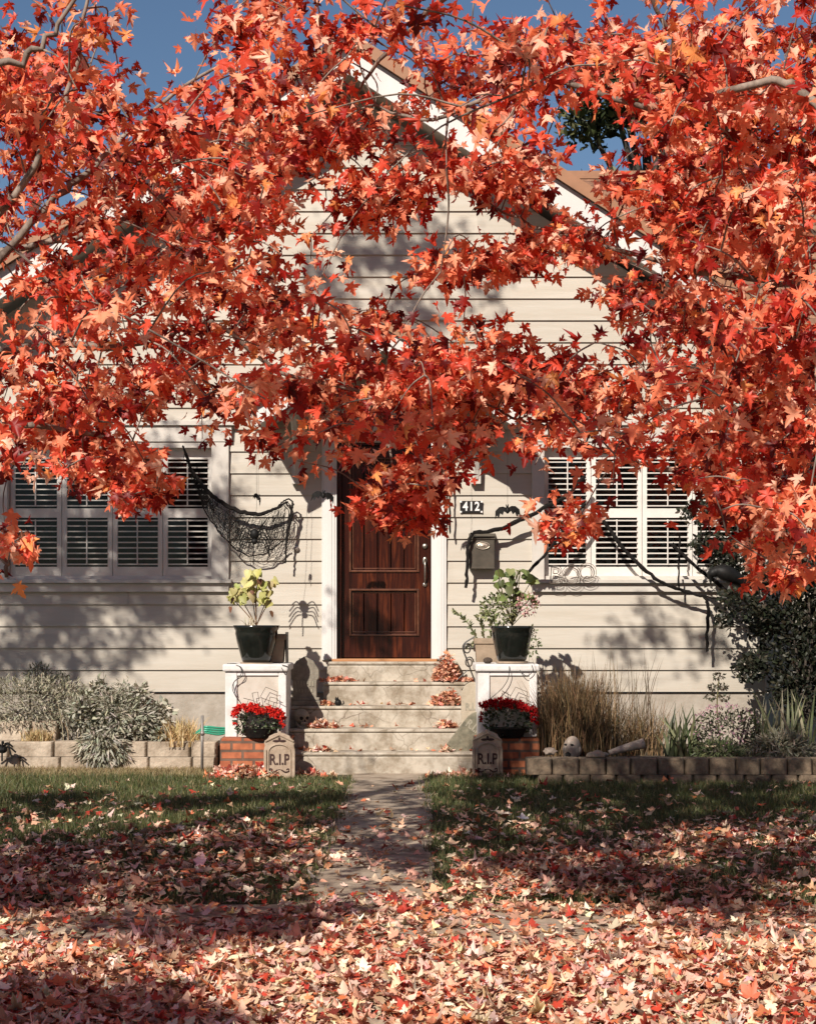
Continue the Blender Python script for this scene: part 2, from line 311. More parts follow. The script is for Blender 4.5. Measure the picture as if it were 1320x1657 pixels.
def blades(name, base, height, lean, width, col, m, parent=None, segs=2, origin=None, droop=.5):
    """grass-like blades: base (N,3), height (N,), lean (N,2)"""
    N = len(base); ang = rng.random(N) * 6.283; sx = np.cos(ang) * width; sy = np.sin(ang) * width
    rows = []
    for i in range(segs + 1):
        t = i / segs; off = lean * (t ** 1.8)[None] if False else lean * (t ** 1.8)
        zc = height * (t - droop * t * t * np.minimum(1, np.hypot(lean[:, 0], lean[:, 1]) / np.maximum(height, .01)) * .6)
        c = base + np.stack([off[:, 0], off[:, 1], zc], 1)
        if i < segs:
            ww = (1 - t * .55)
            rows.append(c - np.stack([sx, sy, sx * 0], 1) * ww); rows.append(c + np.stack([sx, sy, sx * 0], 1) * ww)
        else: rows.append(c)
    k = len(rows); V = np.stack(rows, 1).reshape(-1, 3); T = []
    for i in range(segs - 1): T += [(2 * i, 2 * i + 1, 2 * i + 3), (2 * i, 2 * i + 3, 2 * i + 2)]
    T += [(2 * segs - 2, 2 * segs - 1, 2 * segs)]
    T = (np.array(T)[None] + (np.arange(N) * k)[:, None, None]).reshape(-1, 3)
    return rawmesh(name, V, T, np.repeat(col, k, 0), m, parent, origin=origin)
def text(name, s, x, y, z, size, m, parent, depth=0.006, wire=0, rot=None, fat=0.0, sx=1.0):
    cu = bpy.data.curves.new(name, 'FONT'); cu.body = s; cu.size = size; cu.align_x = 'CENTER'; cu.align_y = 'CENTER'
    if wire: cu.fill_mode = 'NONE'; cu.bevel_depth = wire; cu.resolution_u = 4
    else: cu.extrude = depth; cu.offset = fat
    to = bpy.data.objects.new(name + '_tmp', cu); COL.objects.link(to); bpy.context.view_layer.update()
    me = bpy.data.meshes.new_from_object(to.evaluated_get(bpy.context.evaluated_depsgraph_get())); COL.objects.unlink(to); bpy.data.objects.remove(to)
    M = Matrix.Translation((x, y, z)) @ (rot or Matrix.Identity(4)) @ Matrix.Rotation(R(90), 4, 'X') @ Matrix.Diagonal((sx, 1, 1, 1))
    o0 = ORG.get(parent.name, Vector((0, 0, 0))) if parent else Vector((x, y, z))
    me.transform(Matrix.Translation(-o0) @ M); me.materials.clear(); me.materials.append(m)
    ob = bpy.data.objects.new(name, me); COL.objects.link(ob)
    if parent: ob.parent = parent
    else: ob.location = o0
    ORG[ob.name] = Vector(o0)
    return ob

# ------------------------------------------------ setting: ground, path, sidewalk, beds
tag(MB().box(-250, 250, -60, 600, -0.3, 0.0).build('ground', GROUND), 'bare brown soil of the lawn between thin grass', 'ground', kind='structure')
pm = MB()
for i in range(6):
    y0 = 8.35 + i * 1.18; pm.box(X(505, 9.3) - .02 + .01 * i, X(735, 9.3) - .12 + .012 * i, y0, y0 + 1.165, -0.02, 0.012)
tag(pm.build('path', PATHM, bevel=.006), 'leaf-strewn concrete path leading up to the front steps', 'path', kind='structure')
sm = MB()
for i in range(-9, 10): sm.box(i * 1.22 - .3, i * 1.22 + .905, 7.02, 8.33, -0.02, 0.014)
tag(sm.build('sidewalk', PATHM, bevel=.006), 'concrete pavement crossing in front, nearly buried in leaves', 'pavement', kind='structure')
YL = 15.72; YR = 14.4
tag(B(-6, X(357, 15.6), YL + .14, 16.59, -.02, .235).build('garden_bed', SOIL), 'straw-littered planting bed left of the porch', 'garden bed', kind='structure')
tag(B(X(868, 14.6), 6, YR + .14, 16.59, -.02, .2).build('garden_bed', SOIL), 'dark soil planting bed right of the porch', 'garden bed', kind='structure')

# ------------------------------------------------ house
house = empty('house', (X(568), YW, 0), 'cream clapboard house with steep front gable and brown roof', 'house')
AX, AZ, SL = X(568), Z(94, 16.05) , 0.645             # gable apex of the roof's lower surface (at the wall it is the same height)
AZ = Z(119, 16.0); XL, XR = AX - 4.55, X(1238)
PITCH = 0.2257; Z0 = Z(1119.5)
# openings (x0,x1,z0,z1)
DX0, DX1, DZ0, DZ1 = X(545), X(697.5), Z(1070), Z(716)
W1 = (X(12), X(345), Z(937), Z(718)); W2 = (X(878), X(1205), Z(937), Z(718))
OPEN = [(DX0, DX1, DZ0 - .6, DZ1), W1, W2]
def wall_boards():
    mb = MB(); r = 0; rr = random.Random(3)
    while True:
        z0 = Z0 + r * PITCH; z1 = z0 + PITCH
        if z0 > AZ: break
        def ext(z): h = (AZ - z) / SL; return max(XL, AX - h), min(XR, AX + h)
        a0, b0 = ext(z0); a1, b1 = ext(min(z1, AZ))
        zs = [z0, z1]
        for o in OPEN:
            for zz in (o[2], o[3]):
                if z0 < zz < z1: zs.append(zz)
        zs.sort()
        for q in range(len(zs) - 1):
            za, zb = zs[q], zs[q + 1]; zm = (za + zb) / 2; iv = [(a0, b0, a1, b1)] if q >= 0 else []
            segs = [(a0, b0)]
            for o in OPEN:
                if o[2] < zm < o[3]:
                    ns = []
                    for s0, s1 in segs:
                        if o[1] <= s0 or o[0] >= s1: ns.append((s0, s1)); continue
                        if o[0] > s0: ns.append((s0, o[0]))
                        if o[1] < s1: ns.append((o[1], s1))
                    segs = ns
            ya = YW - .020 * (1 - (za - z0) / PITCH) - .004; yb = YW - .020 * (1 - (zb - z0) / PITCH) - .004
            for s0, s1 in segs:
                # occasional butt joints
                cuts = [s0] + sorted(x for x in [rr.uniform(-6, 6)] if s0 + .3 < x < s1 - .3) + [s1]
                for u in range(len(cuts) - 1):
                    u0 = cuts[u] + (.003 if u else 0); u1 = cuts[u + 1]
                    ta, tb = u0, u1
                    if abs(u0 - a0) < 1e-6: ta = max(a1, u0) if len(zs) == 2 else u0
                    if abs(u1 - b0) < 1e-6: tb = min(b1, u1) if len(zs) == 2 else u1
                    if tb < ta: ta = tb = (ta + tb) / 2
                    mb.add([(u0, ya, za), (u1, ya, za), (tb, yb, zb), (ta, yb, zb), (u0, YW + .03, za), (u1, YW + .03, za), (tb, YW + .03, zb), (ta, YW + .03, zb)],
                           [(0, 1, 2, 3), (7, 6, 5, 4), (0, 4, 5, 1), (1, 5, 6, 2), (2, 6, 7, 3), (3, 7, 4, 0)])
        r += 1
    # body behind
    return mb
wall_boards().build('siding', SIDE, house)
fd = MB(); fd.box(XL + .03, DX0 - .02, YW + .012, YW + .3, -.1, Z0 - .012); fd.box(DX1 + .02, XR - .03, YW + .012, YW + .3, -.1, Z0 - .012)
fd.build('foundation', FOUND, house)
# side walls and back of the gable wing
B(XL, XL + .1, YW + .031, 21, -.1, 4.2).build('side_wall', SIDE, house); B(XR - .1, XR, YW + .031, 21, -.1, 4.25).build('side_wall', SIDE, house)
# main roof: two slopes, overhanging the wall 0.6 m
YF = 16.0
def roof_slab(x_edge, sgn, y0, y1, th, name, m, dz=0):
    n = Vector((sgn * SL, 0, 1)).normalized()
    zb = AZ + dz; ze = zb - abs(x_edge - AX) * SL; t = th * math.sqrt(1 + SL * SL)
    p = [(AX, zb), (x_edge, ze), (x_edge, ze + t), (AX, zb + t)]
    if sgn > 0: p = p
    else: p = p[::-1]
    return MB().prism(p, y0, y1).build(name, m, house)
EL, ER = XL - .45, XR + .42
FH = .235   # fascia height measured across
for e, s in ((EL, -1), (ER, 1)):
    roof_slab(e, s, YF + .035, 21.2, .05, 'soffit', TRIM2, dz=.10)
    roof_slab(e, s, YF - .06, 21.2, .10, 'roof', SHING, dz=.235 * 1.19 + .006)
    ob = roof_slab(e, s, YF, YF + .03, FH, 'rake_board', TRIM); 
    roof_slab(e + s * .03, s, YF - .075, YF - .062, .115, 'roof_edge', BRN, dz=.235 * 1.19 - .004)
    roof_slab(e, s, YF + .036, 20.9, .14, 'roof_deck', TRIM2, dz=.165)
# right wing, set back, its roof slope facing the street
wx0, wx1 = XR + .005, 9.5; wy = 17.6; ez, ey, rz, ry = 4.45, 17.2, 7.1, 20.8
B(wx0, wx1, wy, wy + .2, -.1, 4.6).build('wing_wall', SIDE, house)
def slab(x0, x1, y0, z0, y1, z1, th):
    return MB().add([(x0, y0, z0), (x1, y0, z0), (x1, y1, z1), (x0, y1, z1), (x0, y0, z0 + th), (x1, y0, z0 + th), (x1, y1, z1 + th), (x0, y1, z1 + th)],
       [(0, 3, 2, 1), (4, 5, 6, 7), (0, 1, 5, 4), (1, 2, 6, 5), (2, 3, 7, 6), (3, 0, 4, 7)])
slab(AX + .4, wx1 + .3, ey, ez, ry, rz, .12).build('wing_roof', SHING, house)
slab(AX + .4, wx1 + .3, 24.4, ez, ry + .003, rz, .12).build('wing_roof', SHING, house)
B(AX + .4, wx1 + .3, ry - .09, ry + .1, rz + .07, rz + .17).build('ridge_cap', BRN, house)
B(XR + .5, wx1 + .3, ey - .09, ey - .003, ez - .05, ez + .1).build('gutter', TRIM, house)

def shutter_panel(x0, x1, z0, z1, yy, parent, k=0):
    mb = MB(); st = .048; t0 = yy; t1 = yy + .03; mid = Z(829)
    mb.box(x0, x0 + st, t0, t1, z0, z1); mb.box(x1 - st, x1, t0, t1, z0, z1)
    zl0, zl1, zu0, zu1 = Z(917), Z(837), Z(822), Z(742)
    for a, b in ((z0, zl0), (zl1, zu0), (zu1, z1)): mb.box(x0 + st, x1 - st, t0 + .001, t1 - .001, a, b)
    for a, b in ((zl0, zl1), (zu0, zu1)):
        n = 9
        for i in range(n):
            c = a + (i + .5) * (b - a) / n; xm0, xm1 = x0 + st, x1 - st
            mb.add([(xm0, t0 - .016, c - .009), (xm1, t0 - .016, c - .009), (xm1, t1 + .018, c - .003), (xm0, t1 + .018, c - .003),
                    (xm0, t0 - .018, c + .003), (xm1, t0 - .018, c + .003), (xm1, t1 + .016, c + .008), (xm0, t1 + .016, c + .008)],
                   [(0, 3, 2, 1), (4, 5, 6, 7), (0, 1, 5, 4), (1, 2, 6, 5), (2, 3, 7, 6), (3, 0, 4, 7)])
        xm = (x0 + x1) / 2; mb.box(xm - .006, xm + .006, t0 - .028, t0 - .019, a + .02, b - .02)
    return mb.build('shutter', SHUT, parent)
def window(o, edges, lx, rx, name='window'):
    fr = MB(); x0, x1, z0, z1 = o; yp = YW - .055
    zt = Z(716)
    fr.box(lx, x0 + .012, yp, YW + .10, Z(938) + .001, zt); fr.box(x1 - .012, rx, yp, YW + .10, Z(938) + .001, zt); fr.box(x0 + .011, x1 - .011, YW + .10, YW + .12, Z(938) + .001, Z(934)); fr.box(x0 + .011, x1 - .011, YW + .10, YW + .12, zt - .04, zt)
    wn = fr.build('window', TRIM2, house, bevel=.003)
    hd = MB(); hd.box(lx - .03, rx + .03, yp - .01, YW, zt + .002, Z(690)); hd.box(lx - .06, rx + .06, yp - .04, YW, Z(690) + .002, Z(682)); hd.box(lx + .02, rx - .02, yp + .006, YW + .1, zt - .06, zt - .001)
    hd.build('header', TRIM2, wn, bevel=.004)
    sb = MB(); sb.box(lx - .03, rx + .03, yp - .05, YW + .1, Z(944), Z(938)); sb.box(lx, rx, yp - .005, YW, Z(958), Z(944) - .002); sb.box(x0 + .012, x1 - .012, YW - .02, YW + .1, Z(938) + .002, Z(932))
    sb.build('sill', TRIM2, wn, bevel=.004)
    g = B(x0 + .013, x1 - .013, YW + .018, YW + .022, Z(932), zt - .06); g.build('pane', GLASS, wn)
    for a, b in zip(edges[:-1], edges[1:]): shutter_panel(X(a) + .003, X(b) - .003, Z(933), Z(724), YW + .062, wn)
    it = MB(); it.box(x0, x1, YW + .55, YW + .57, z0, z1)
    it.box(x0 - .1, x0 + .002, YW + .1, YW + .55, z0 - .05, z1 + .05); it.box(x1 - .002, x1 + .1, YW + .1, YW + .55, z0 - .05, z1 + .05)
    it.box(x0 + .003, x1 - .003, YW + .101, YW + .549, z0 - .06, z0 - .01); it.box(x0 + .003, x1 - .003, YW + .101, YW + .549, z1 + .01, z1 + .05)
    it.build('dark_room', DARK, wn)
    return wn
w1 = window(W1, [14, 98, 180.5, 262, 343], X(-18), X(371)); w1['label'] = 'wide window left of the door with closed-frame plantation shutters'
w2 = window(W2, [880, 957, 1040, 1122, 1203], X(860), X(1226)); w2['label'] = 'wide window right of the door with plantation shutters'
# corner board and the vertical joint strips
B(XR - .005, XR + .02, YW - .04, YW + .1, Z0 - .02, 4.3).build('corner_board', TRIM2, house)
# door
dy = YW + .10
dl = MB()
sx0, sx1, sz0, sz1 = X(553, 16.72), X(696, 16.72), Z(1064, 16.72), Z(722, 16.72)
def rect_frame(mb, x0, x1, z0, z1, wdt, y0, y1):
    mb.box(x0, x0 + wdt, y0, y1, z0, z1); mb.box(x1 - wdt, x1, y0, y1, z0, z1); mb.box(x0 + wdt, x1 - wdt, y0 + .0005, y1, z0, z0 + wdt); mb.box(x0 + wdt, x1 - wdt, y0 + .0005, y1, z1 - wdt, z1)
pxl, pxr = X(567, 16.7), X(676, 16.7); up0, up1 = Z(924, 16.7), Z(742, 16.7); lo0, lo1 = Z(1027, 16.7), Z(955, 16.7)
dl.box(sx0, pxl, dy, dy + .045, sz0, sz1); dl.box(pxr, sx1, dy, dy + .045, sz0, sz1)
dl.box(pxl, pxr, dy + .001, dy + .045, sz0, lo0); dl.box(pxl, pxr, dy + .001, dy + .045, lo1, up0); dl.box(pxl, pxr, dy + .001, dy + .045, up1, sz1)
door = dl.build('door', WOOD, house, bevel=.002); door['label'] = 'dark mahogany front door with two plank panels'
for (a, b) in ((lo0, lo1), (up0, up1)):
    pb = MB(); n = 5; wd = (pxr - pxl) / n
    for i in range(n): pb.box(pxl + i * wd + .005, pxl + (i + 1) * wd - .005, dy + .018, dy + .042, a, b)
    pb.build('panel', WOOD, door, bevel=.004)
    ml = MB(); rect_frame(ml, pxl - .014, pxr + .014, a - .014, b + .014, .022, dy - .018, dy + .03); ml.build('moulding', MOULD, door, bevel=.007)
    rp = MB(); rect_frame(rp, pxl + .02, pxr - .02, a + .02, b - .02, .012, dy + .012, dy + .03); rp.build('inner_bead', MOULD, door, bevel=.004)
hx = X(687.5, 16.7); hh = MB()
hh.lathe((0, 0, 0), [(.001, 0), (.028, 0), (.03, .008), (.02, .016), (.001, .018)])
def rotx(mb, c):   # lathe built along z -> faces the camera (-y)
    mb.v = [(c[0] + x, c[1] - z, c[2] + y) for x, y, z in mb.v]; mb.f = [f[::-1] for f in mb.f]; return mb
rotx(hh, (hx, dy - .001, Z(884, 16.7))); 
h2 = MB(); h2.lathe((0, 0, 0), [(.001, 0), (.024, 0), (.026, .008), (.016, .014), (.001, .016)]); rotx(h2, (hx, dy - .001, Z(946, 16.7))); hh.add(h2.v, h2.f)
h3 = MB(); h3.blob((hx, dy - .008, Z(908, 16.7)), (.026, .012, .045)); hh.add(h3.v, h3.f)
hh.tube(smooth([(hx, dy - .02, Z(905, 16.7)), (hx, dy - .06, Z(913, 16.7)), (hx, dy - .06, Z(930, 16.7)), (hx, dy - .018, Z(944, 16.7))]), .010, 8)
hh.build('handle', METAL, door, smooth=True)
jb = MB(); jb.box(DX0, sx0 - .002, YW + .03, dy + .06, DZ0 + .03, DZ1); jb.box(sx1 + .002, DX1, YW + .03, dy + .06, DZ0 + .03, DZ1); jb.box(DX0, DX1, YW + .031, dy + .06, sz1 + .003, DZ1 + .02)
jb.build('door_jamb', WOOD, house)
B(sx0 - .04, sx1 + .04, dy + .07, dy + .12, DZ0 - .1, DZ1 + .1).build('door_backing', DARK, house)
tr = MB(); a = YW - .045
for x0, x1 in ((X(521), DX0), (DX1, X(722))):
    tr.box(x0, x1, a, YW + .10, Z(1068), Z(700)); tr.box(x0 + .028, x1 - .022, a - .008, a - .0005, Z(1067), Z(702)); tr.box(x0 + .05, x1 - .05, a - .014, a - .0085, Z(1066), Z(704))
tr.box(X(521), X(722), a - .004, YW + .1, Z(700) + .001, Z(672)); tr.box(X(514), X(729), a - .03, YW, Z(672) + .001, Z(665))
tr.build('door_casing', TRIM, house, bevel=.003)
B(DX0 - .05, DX1 + .06, YW - .08, dy + .06, Z(1071), Z(1066)).build('door_sill', OAK, house, bevel=.006)
# gabled hood over the door
HX = X(625); HS = .595; HW = 1.27; HY = 15.6; HZ = Z(1000 - 435, 15.6)
def chev(mb, xa, za, hw, s, t, y0, y1):
    for sg in (-1, 1):
        p = [(xa, za), (xa + sg * hw, za - hw * s), (xa + sg * hw, za - hw * s + t), (xa, za + t)]
        mb.prism(p if sg > 0 else p[::-1], y0, y1)
    return mb
chev(MB(), HX, HZ, HW, HS, .19, HY, HY + .03).build('hood_rake_board', TRIM, house)
chev(MB(), HX, HZ + .196, HW + .05, HS, .085, HY - .05, YW - .03).build('hood_roof', BRN, house)
chev(MB(), HX, HZ + .07, HW - .01, HS, .12, HY + .034, YW - .03).build('hood_soffit', TRIM2, house)
for sg in (-1, 1):
    bx = HX + sg * .92; t = .05; pts = []
    zb, zt = Z(784), HZ - .92 * HS + .04
    br = MB(); br.box(bx - t, bx + t, YW - .11, YW - .03, zb, zt)
    br.box(bx - t, bx + t, HY + .06, YW - .112, zt - .09, zt)
    ar = []
    for i in range(11):
        th = i / 10 * math.pi / 2; ar.append((bx, YW - .10 - .72 * (1 - math.cos(th)), zb + .05 + (zt - .1 - zb - .05) * math.sin(th)))
    br.tube(ar, .035, 4); br.build('bracket', TRIM2, house)
# house number
pl = B(X(744), X(780), YW - .045, YW - .026, Z(830), Z(811)).build('house_number', ENAM, house, bevel=.002)
for q, ch in enumerate('412'): text('digit', ch, X([752.5, 762, 771.5][q]), YW - .047, Z(820.5), .128, ENW, pl, .002, fat=.0035, sx=.82)
for cx in (745.3, 778.7):
    for cz in (812.3, 828.7): B(X(cx) - .009, X(cx) + .009, YW - .0475, YW - .0455, Z(cz) - .009, Z(cz) + .009).build('white_corner', ENW, pl)
db = MB(); db.lathe((0, 0, 0), [(.001, 0), (.030, 0), (.030, .012), (.018, .016), (.018, .01), (.008, .01), (.006, .02), (.001, .021)]); rotx(db, (X(480), YW - .022, Z(889)))
db.build('doorbell', METAL, house, smooth=False)

# ------------------------------------------------ front steps
st = MB(); SX1 = X(778, 15.9)
S = [(15.35, .213, X(480, 15.35)), (15.63, .418, X(478, 15.6)), (15.91, .625, X(466, 15.9)), (16.19, .852, X(523, 16.19)), (16.44, 1.052, X(529, 16.44))]
for i, (y, z, x0) in enumerate(S):
    zb = -.05 if i == 0 else S[i - 1][1] - .02
    x0 = x0 if i > 2 else X(466, 15.9)
    xr = SX1 if i < 4 else X(740, 16.44)
    st.box(x0, xr, y + .012, YW - .03 + i * .0005, zb, z - .035); st.box(x0 - .006, xr + .004, y, YW - .032 + i * .0005, z - .0345, z)
st.box(X(466, 15.9) + .004, X(540, 16.2), 15.95, YW - .035, .3, .60)
steps = st.build('front_steps', STEPM, bevel=.018); tag(steps, 'cracked concrete front steps climbing to the mahogany door', 'steps')

# ------------------------------------------------ porch pillars
def pillar(x0, x1, bx0, bx1, lab, ylab):
    cx = (x0 + x1) / 2; p = empty('porch_pillar', (cx, 15.5, 0), lab, 'pillar')
    zc = Z(1087, 15.3); zt = Z(1075, 15.26); zb = Z(1193, 15.3) + .0
    y0, y1 = 15.31, 15.92
    B(x0 + .02, x1 - .02, y0 + .02, y1, zb, zc).build('panel', PANELW, p)
    f = MB(); f.box(x0 + .012, x0 + .125, y0, y1 + .01, zb, zc); f.box(x1 - .085, x1 - .012, y0, y1 + .01, zb, zc); f.box(x0 + .126, x1 - .086, y0 + .002, y0 + .0195, zc - .04, zc)
    f.build('corner_post', WHITEP, p, bevel=.006)
    c = MB(); c.box(x0 - .012, x1 + .012, y0 - .03, y1 + .03, zc + .001, zt); c.build('cap', WHITEP, p, bevel=.018)
    B(bx0, bx1, 15.13, 15.99, -.02, zb - .001).build('brick_plinth', BRICK, p, bevel=.006)
    return p
pl1 = pillar(X(362, 15.3), X(465, 15.3), X(356, 15.13), X(470, 15.13), 'left of the two white porch pillars on orange brick plinths, sunlit', 0)
pl2 = pillar(X(771, 15.3), X(871, 15.3), X(768, 15.13), X(873, 15.13), 'right of the two white porch pillars, its brick plinth in shadow', 0)

# ------------------------------------------------ retaining walls
def blockwall(name, rows, label):
    e = MB(); rr = random.Random(11)
    for (x0, x1, y, z0, z1, off, wd, m) in rows:
        x = x0 + off
        while x < x1 - .02:
            xx = min(x + wd * rr.uniform(.94, 1.05), x1); d = rr.uniform(-.012, .012); g = .004
            a = min(.022, (xx - x) * .2)
            e.add([(x + g, y + .02 + d, z0), (x + a, y - .012 + d, z0), (xx - a, y - .012 + d, z0), (xx - g, y + .02 + d, z0), (xx - g, y + .2, z0), (x + g, y + .2, z0),
                   (x + g, y + .03 + d, z1), (x + a, y + .004 + d, z1), (xx - a, y + .004 + d, z1), (xx - g, y + .03 + d, z1), (xx - g, y + .2, z1), (x + g, y + .2, z1)],
                  [(0, 1, 7, 6), (1, 2, 8, 7), (2, 3, 9, 8), (3, 4, 10, 9), (4, 5, 11, 10), (5, 0, 6, 11), (6, 7, 8, 9, 10, 11)])
            x = xx
    return tag(e.build(name, rows[0][7], bevel=.008), label, 'retaining wall')
xl = X(350, 15.7)
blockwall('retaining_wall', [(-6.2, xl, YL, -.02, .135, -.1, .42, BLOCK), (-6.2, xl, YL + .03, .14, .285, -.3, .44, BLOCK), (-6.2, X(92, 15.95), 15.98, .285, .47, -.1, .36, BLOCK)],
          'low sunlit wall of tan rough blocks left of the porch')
xr0 = X(868, 14.5)
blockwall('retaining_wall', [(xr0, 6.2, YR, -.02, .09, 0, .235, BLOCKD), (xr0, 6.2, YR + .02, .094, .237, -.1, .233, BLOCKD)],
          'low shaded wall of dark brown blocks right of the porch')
rs = MB().blob((X(965, 14.5), 14.52, .245), (.085, .06, .055), lambda d: 1 + .12 * math.sin(5 * d.x + 3 * d.y) + (.0 if d.z > 0 else -.5))
tag(rs.build('rock', ROCK, smooth=True, origin=(X(965, 14.5), 14.52, .24)), 'rounded pale rock sitting on the shaded block wall', 'rock')

# ------------------------------------------------ RIP tombstones
def tomb_poly(w, h, kind):
    P = []
    if kind == 'gable':
        P = [(-.5, 0), (.5, 0), (.5, .62), (.47, .70), (.5, .76), (.47, .80), (.36, .86), (.34, .90), (.16, .955), (.07, .965), (.045, 1.0), (-.045, 1.0), (-.07, .965), (-.16, .955), (-.34, .90), (-.36, .86), (-.47, .80), (-.5, .76), (-.47, .70), (-.5, .62)]
    elif kind == 'round':
        P = [(-.5, 0), (.5, 0)] + [(.5 * math.cos(t), .68 + .32 * math.sin(t)) for t in [i * math.pi / 12 for i in range(13)]]
    else:
        P = [(-.5, 0), (.5, 0), (.5, .12), (.42, .14), (.42, .5), (.5, .56), (.5, .72), (.3, .9), (0, 1.0), (-.3, .9), (-.5, .72), (-.5, .56), (-.42, .5), (-.42, .14), (-.5, .12)]
    return [(x * w, y * h) for x, y in P]
def xform(obs, M, o):
    for ob in obs: ob.data.transform(M)
def tombstone(x, y, w, h, kind, m, label, word, lm, size, rot=None, th=.05, extra=True, zt=.5, zbase=0, fat=.003, sxx=.75):
    t = empty('tombstone', (x, y, zbase), label, 'tombstone')
    s = MB().prism([(x + a, zbase + b) for a, b in tomb_poly(w, h, kind)], y, y + th).build('slab', m, t, bevel=.008)
    parts = [s]
    if kind == 'gable':
        f = MB(); sc = [(.36 * w * math.cos(a), .56 * h + .17 * h * math.sin(a)) for a in [i * math.pi / 10 for i in range(11)]]
        f.tube([(x + .36 * w, y - .002, zbase + .02)] + [(x + a, y - .002, zbase + b) for a, b in sc] + [(x - .36 * w, y - .002, zbase + .02)], .010, 6)
        f.box(x - .5 * w, x - .42 * w, y - .015, y + .0, zbase, zbase + .62 * h); f.box(x + .42 * w, x + .5 * w, y - .015, y + .0, zbase, zbase + .62 * h)
        f.tube([(x - .46 * w, y - .004, zbase + .79 * h), (x, y - .004, zbase + .93 * h), (x + .46 * w, y - .004, zbase + .79 * h)], .009, 6)
        parts.append(f.build('arch_moulding', m, t))
        o = MB()
        for sg in (-1, 1):
            o.tube(smooth([(x + sg * .02, y - .003, zbase + .19 * h), (x + sg * .055, y - .003, zbase + .145 * h), (x + sg * .09, y - .003, zbase + .17 * h), (x + sg * .085, y - .003, zbase + .215 * h), (x + sg * .065, y - .003, zbase + .20 * h)]), .006, 5)
            o.blob((x + sg * .03, y - .002, zbase + .80 * h), (.034, .006, .012), nu=10, nv=6)
        o.blob((x, y - .002, zbase + .835 * h), (.012, .006, .022), nu=8, nv=6)
        o.tube([(x - .02, y - .002, zbase + .19 * h), (x, y - .002, zbase + .2 * h), (x + .02, y - .002, zbase + .19 * h)], .003, 5); o.tube([(x, y - .001, zbase + .195 * h), (x, y - .001, zbase + .80 * h)], .0012, 4) if False else None
        parts.append(o.build('scroll_ornament', INK, t))
    if word:
        ws = word if isinstance(word, list) else [(word, zt, size)]
        for (wd, zz, sz) in ws: parts.append(text('lettering', wd, x, y - .0005, zbase + zz * h, sz, lm, t, .004, fat=fat, sx=sxx))
    if rot is not None:
        xform(parts, rot, t)
    return t
D1 = 14.95
z0t = .0
tombstone(X(452, D1), D1, 50 * D1 / F, Z(1184, D1), 'gable', STONE, 'tan RIP tombstone half buried in leaves before the left brick plinth', 'R.I.P', INK, .14, zt=.40)
tombstone(X(788.5, D1), D1, 49 * D1 / F, Z(1181, D1), 'gable', STONE, 'tan RIP tombstone before the right brick plinth, scrolls under its letters', 'R.I.P', INK, .14, zt=.40)
d = 15.72
tombstone(X(736, d), 15.5, .215, .47, 'round', STONE2, 'mossy dark tombstone toppling to the right on the lowest step', 'R.I.P', INK2, .11,
          rot=Matrix.Rotation(R(38), 4, 'Y') @ Matrix.Rotation(R(-14), 4, 'X'), zt=.62, zbase=.215, sxx=.8, th=.04)
d = 15.85
tombstone(X(764, d), d, .22, Z(1104, d) - .42, 'round', STONE4, 'pale beige RIP tombstone on the steps, half behind the right pillar', 'R.I.P', INK2, .10, zt=.45, zbase=.42, sxx=.8, th=.03)
d = 16.0
tt = tombstone(X(493, d), d, 46 * d / F, Z(1062, d) - .627, 'shouldered', STONE3, 'grey pointed tombstone in the left pillar shadow above the skull', None, INK, .075, zbase=.627, th=.09, fat=.001, sxx=.75)
z = .627; xc = X(493, d); f = MB(); f.box(xc - .155, xc + .155, d - .04, d + .11, z, z + .05); f.box(xc - .145, xc + .145, d - .02, d + .1, z + .051, z + .08); f.build('base', STONE3, tt, bevel=.006)
f = MB(); 
for i in range(7): f.box(xc - .10 + i * .029, xc - .10 + i * .029 + .017, d - .006, d + .001, z + .2 + .012 * math.sin(i * 2), z + .245)
for i in range(6): f.box(xc - .09 + i * .03, xc - .09 + i * .03 + .018, d - .006, d + .001, z + .13, z + .165)
f.build('worn_lettering', INK2, tt)

# skull
sk = empty('skull', (X(487, 15.78), 15.8, .418), 'grey plastic skull on the second step in the pillar shadow', 'skull')
c = Vector((X(487, 15.78), 15.8, .53)); rt = Matrix.Rotation(R(28), 3, 'Z')
def skf(d):
    k = 1.0
    if d.z < -.1 and d.y < 0: k *= .93
    for sx_ in (-.38, .38):
        q = (d - Vector((sx_, -.88, -.12)).normalized()).length; k -= .22 * math.exp(-(q / .2) ** 2)
    return k
MB().blob(c, (.075, .098, .078), skf, 32, 22, rt).build('cranium', BONE, sk, smooth=True)
j = MB()
def skp(x, y, z): q = rt @ Vector((x, y, z)); return (c.x + q.x, c.y + q.y, c.z + q.z)
j.tube(smooth([skp(-.052, .0, -.06), skp(-.045, -.065, -.095), skp(0, -.09, -.103), skp(.045, -.065, -.095), skp(.052, 0, -.06)]), .014, 7)
j.blob(skp(0, -.075, -.065), (.040, .022, .026), nu=14, nv=10, rot=rt)
for i in range(-3, 4): j.blob(skp(i * .0095, -.098 + abs(i) * .004, -.078), (.0045, .004, .010), nu=6, nv=5)
j.build('jaw', BONE, sk, smooth=True)
e = MB()
for s_ in (-1, 1): e.blob(skp(s_ * .031, -.075, -.012), (.019, .015, .018), nu=12, nv=8, rot=rt)
e.blob(skp(0, -.092, -.038), (.008, .01, .013), nu=8, nv=6, rot=rt)
e.build('eye_sockets', DARK, sk, smooth=True)

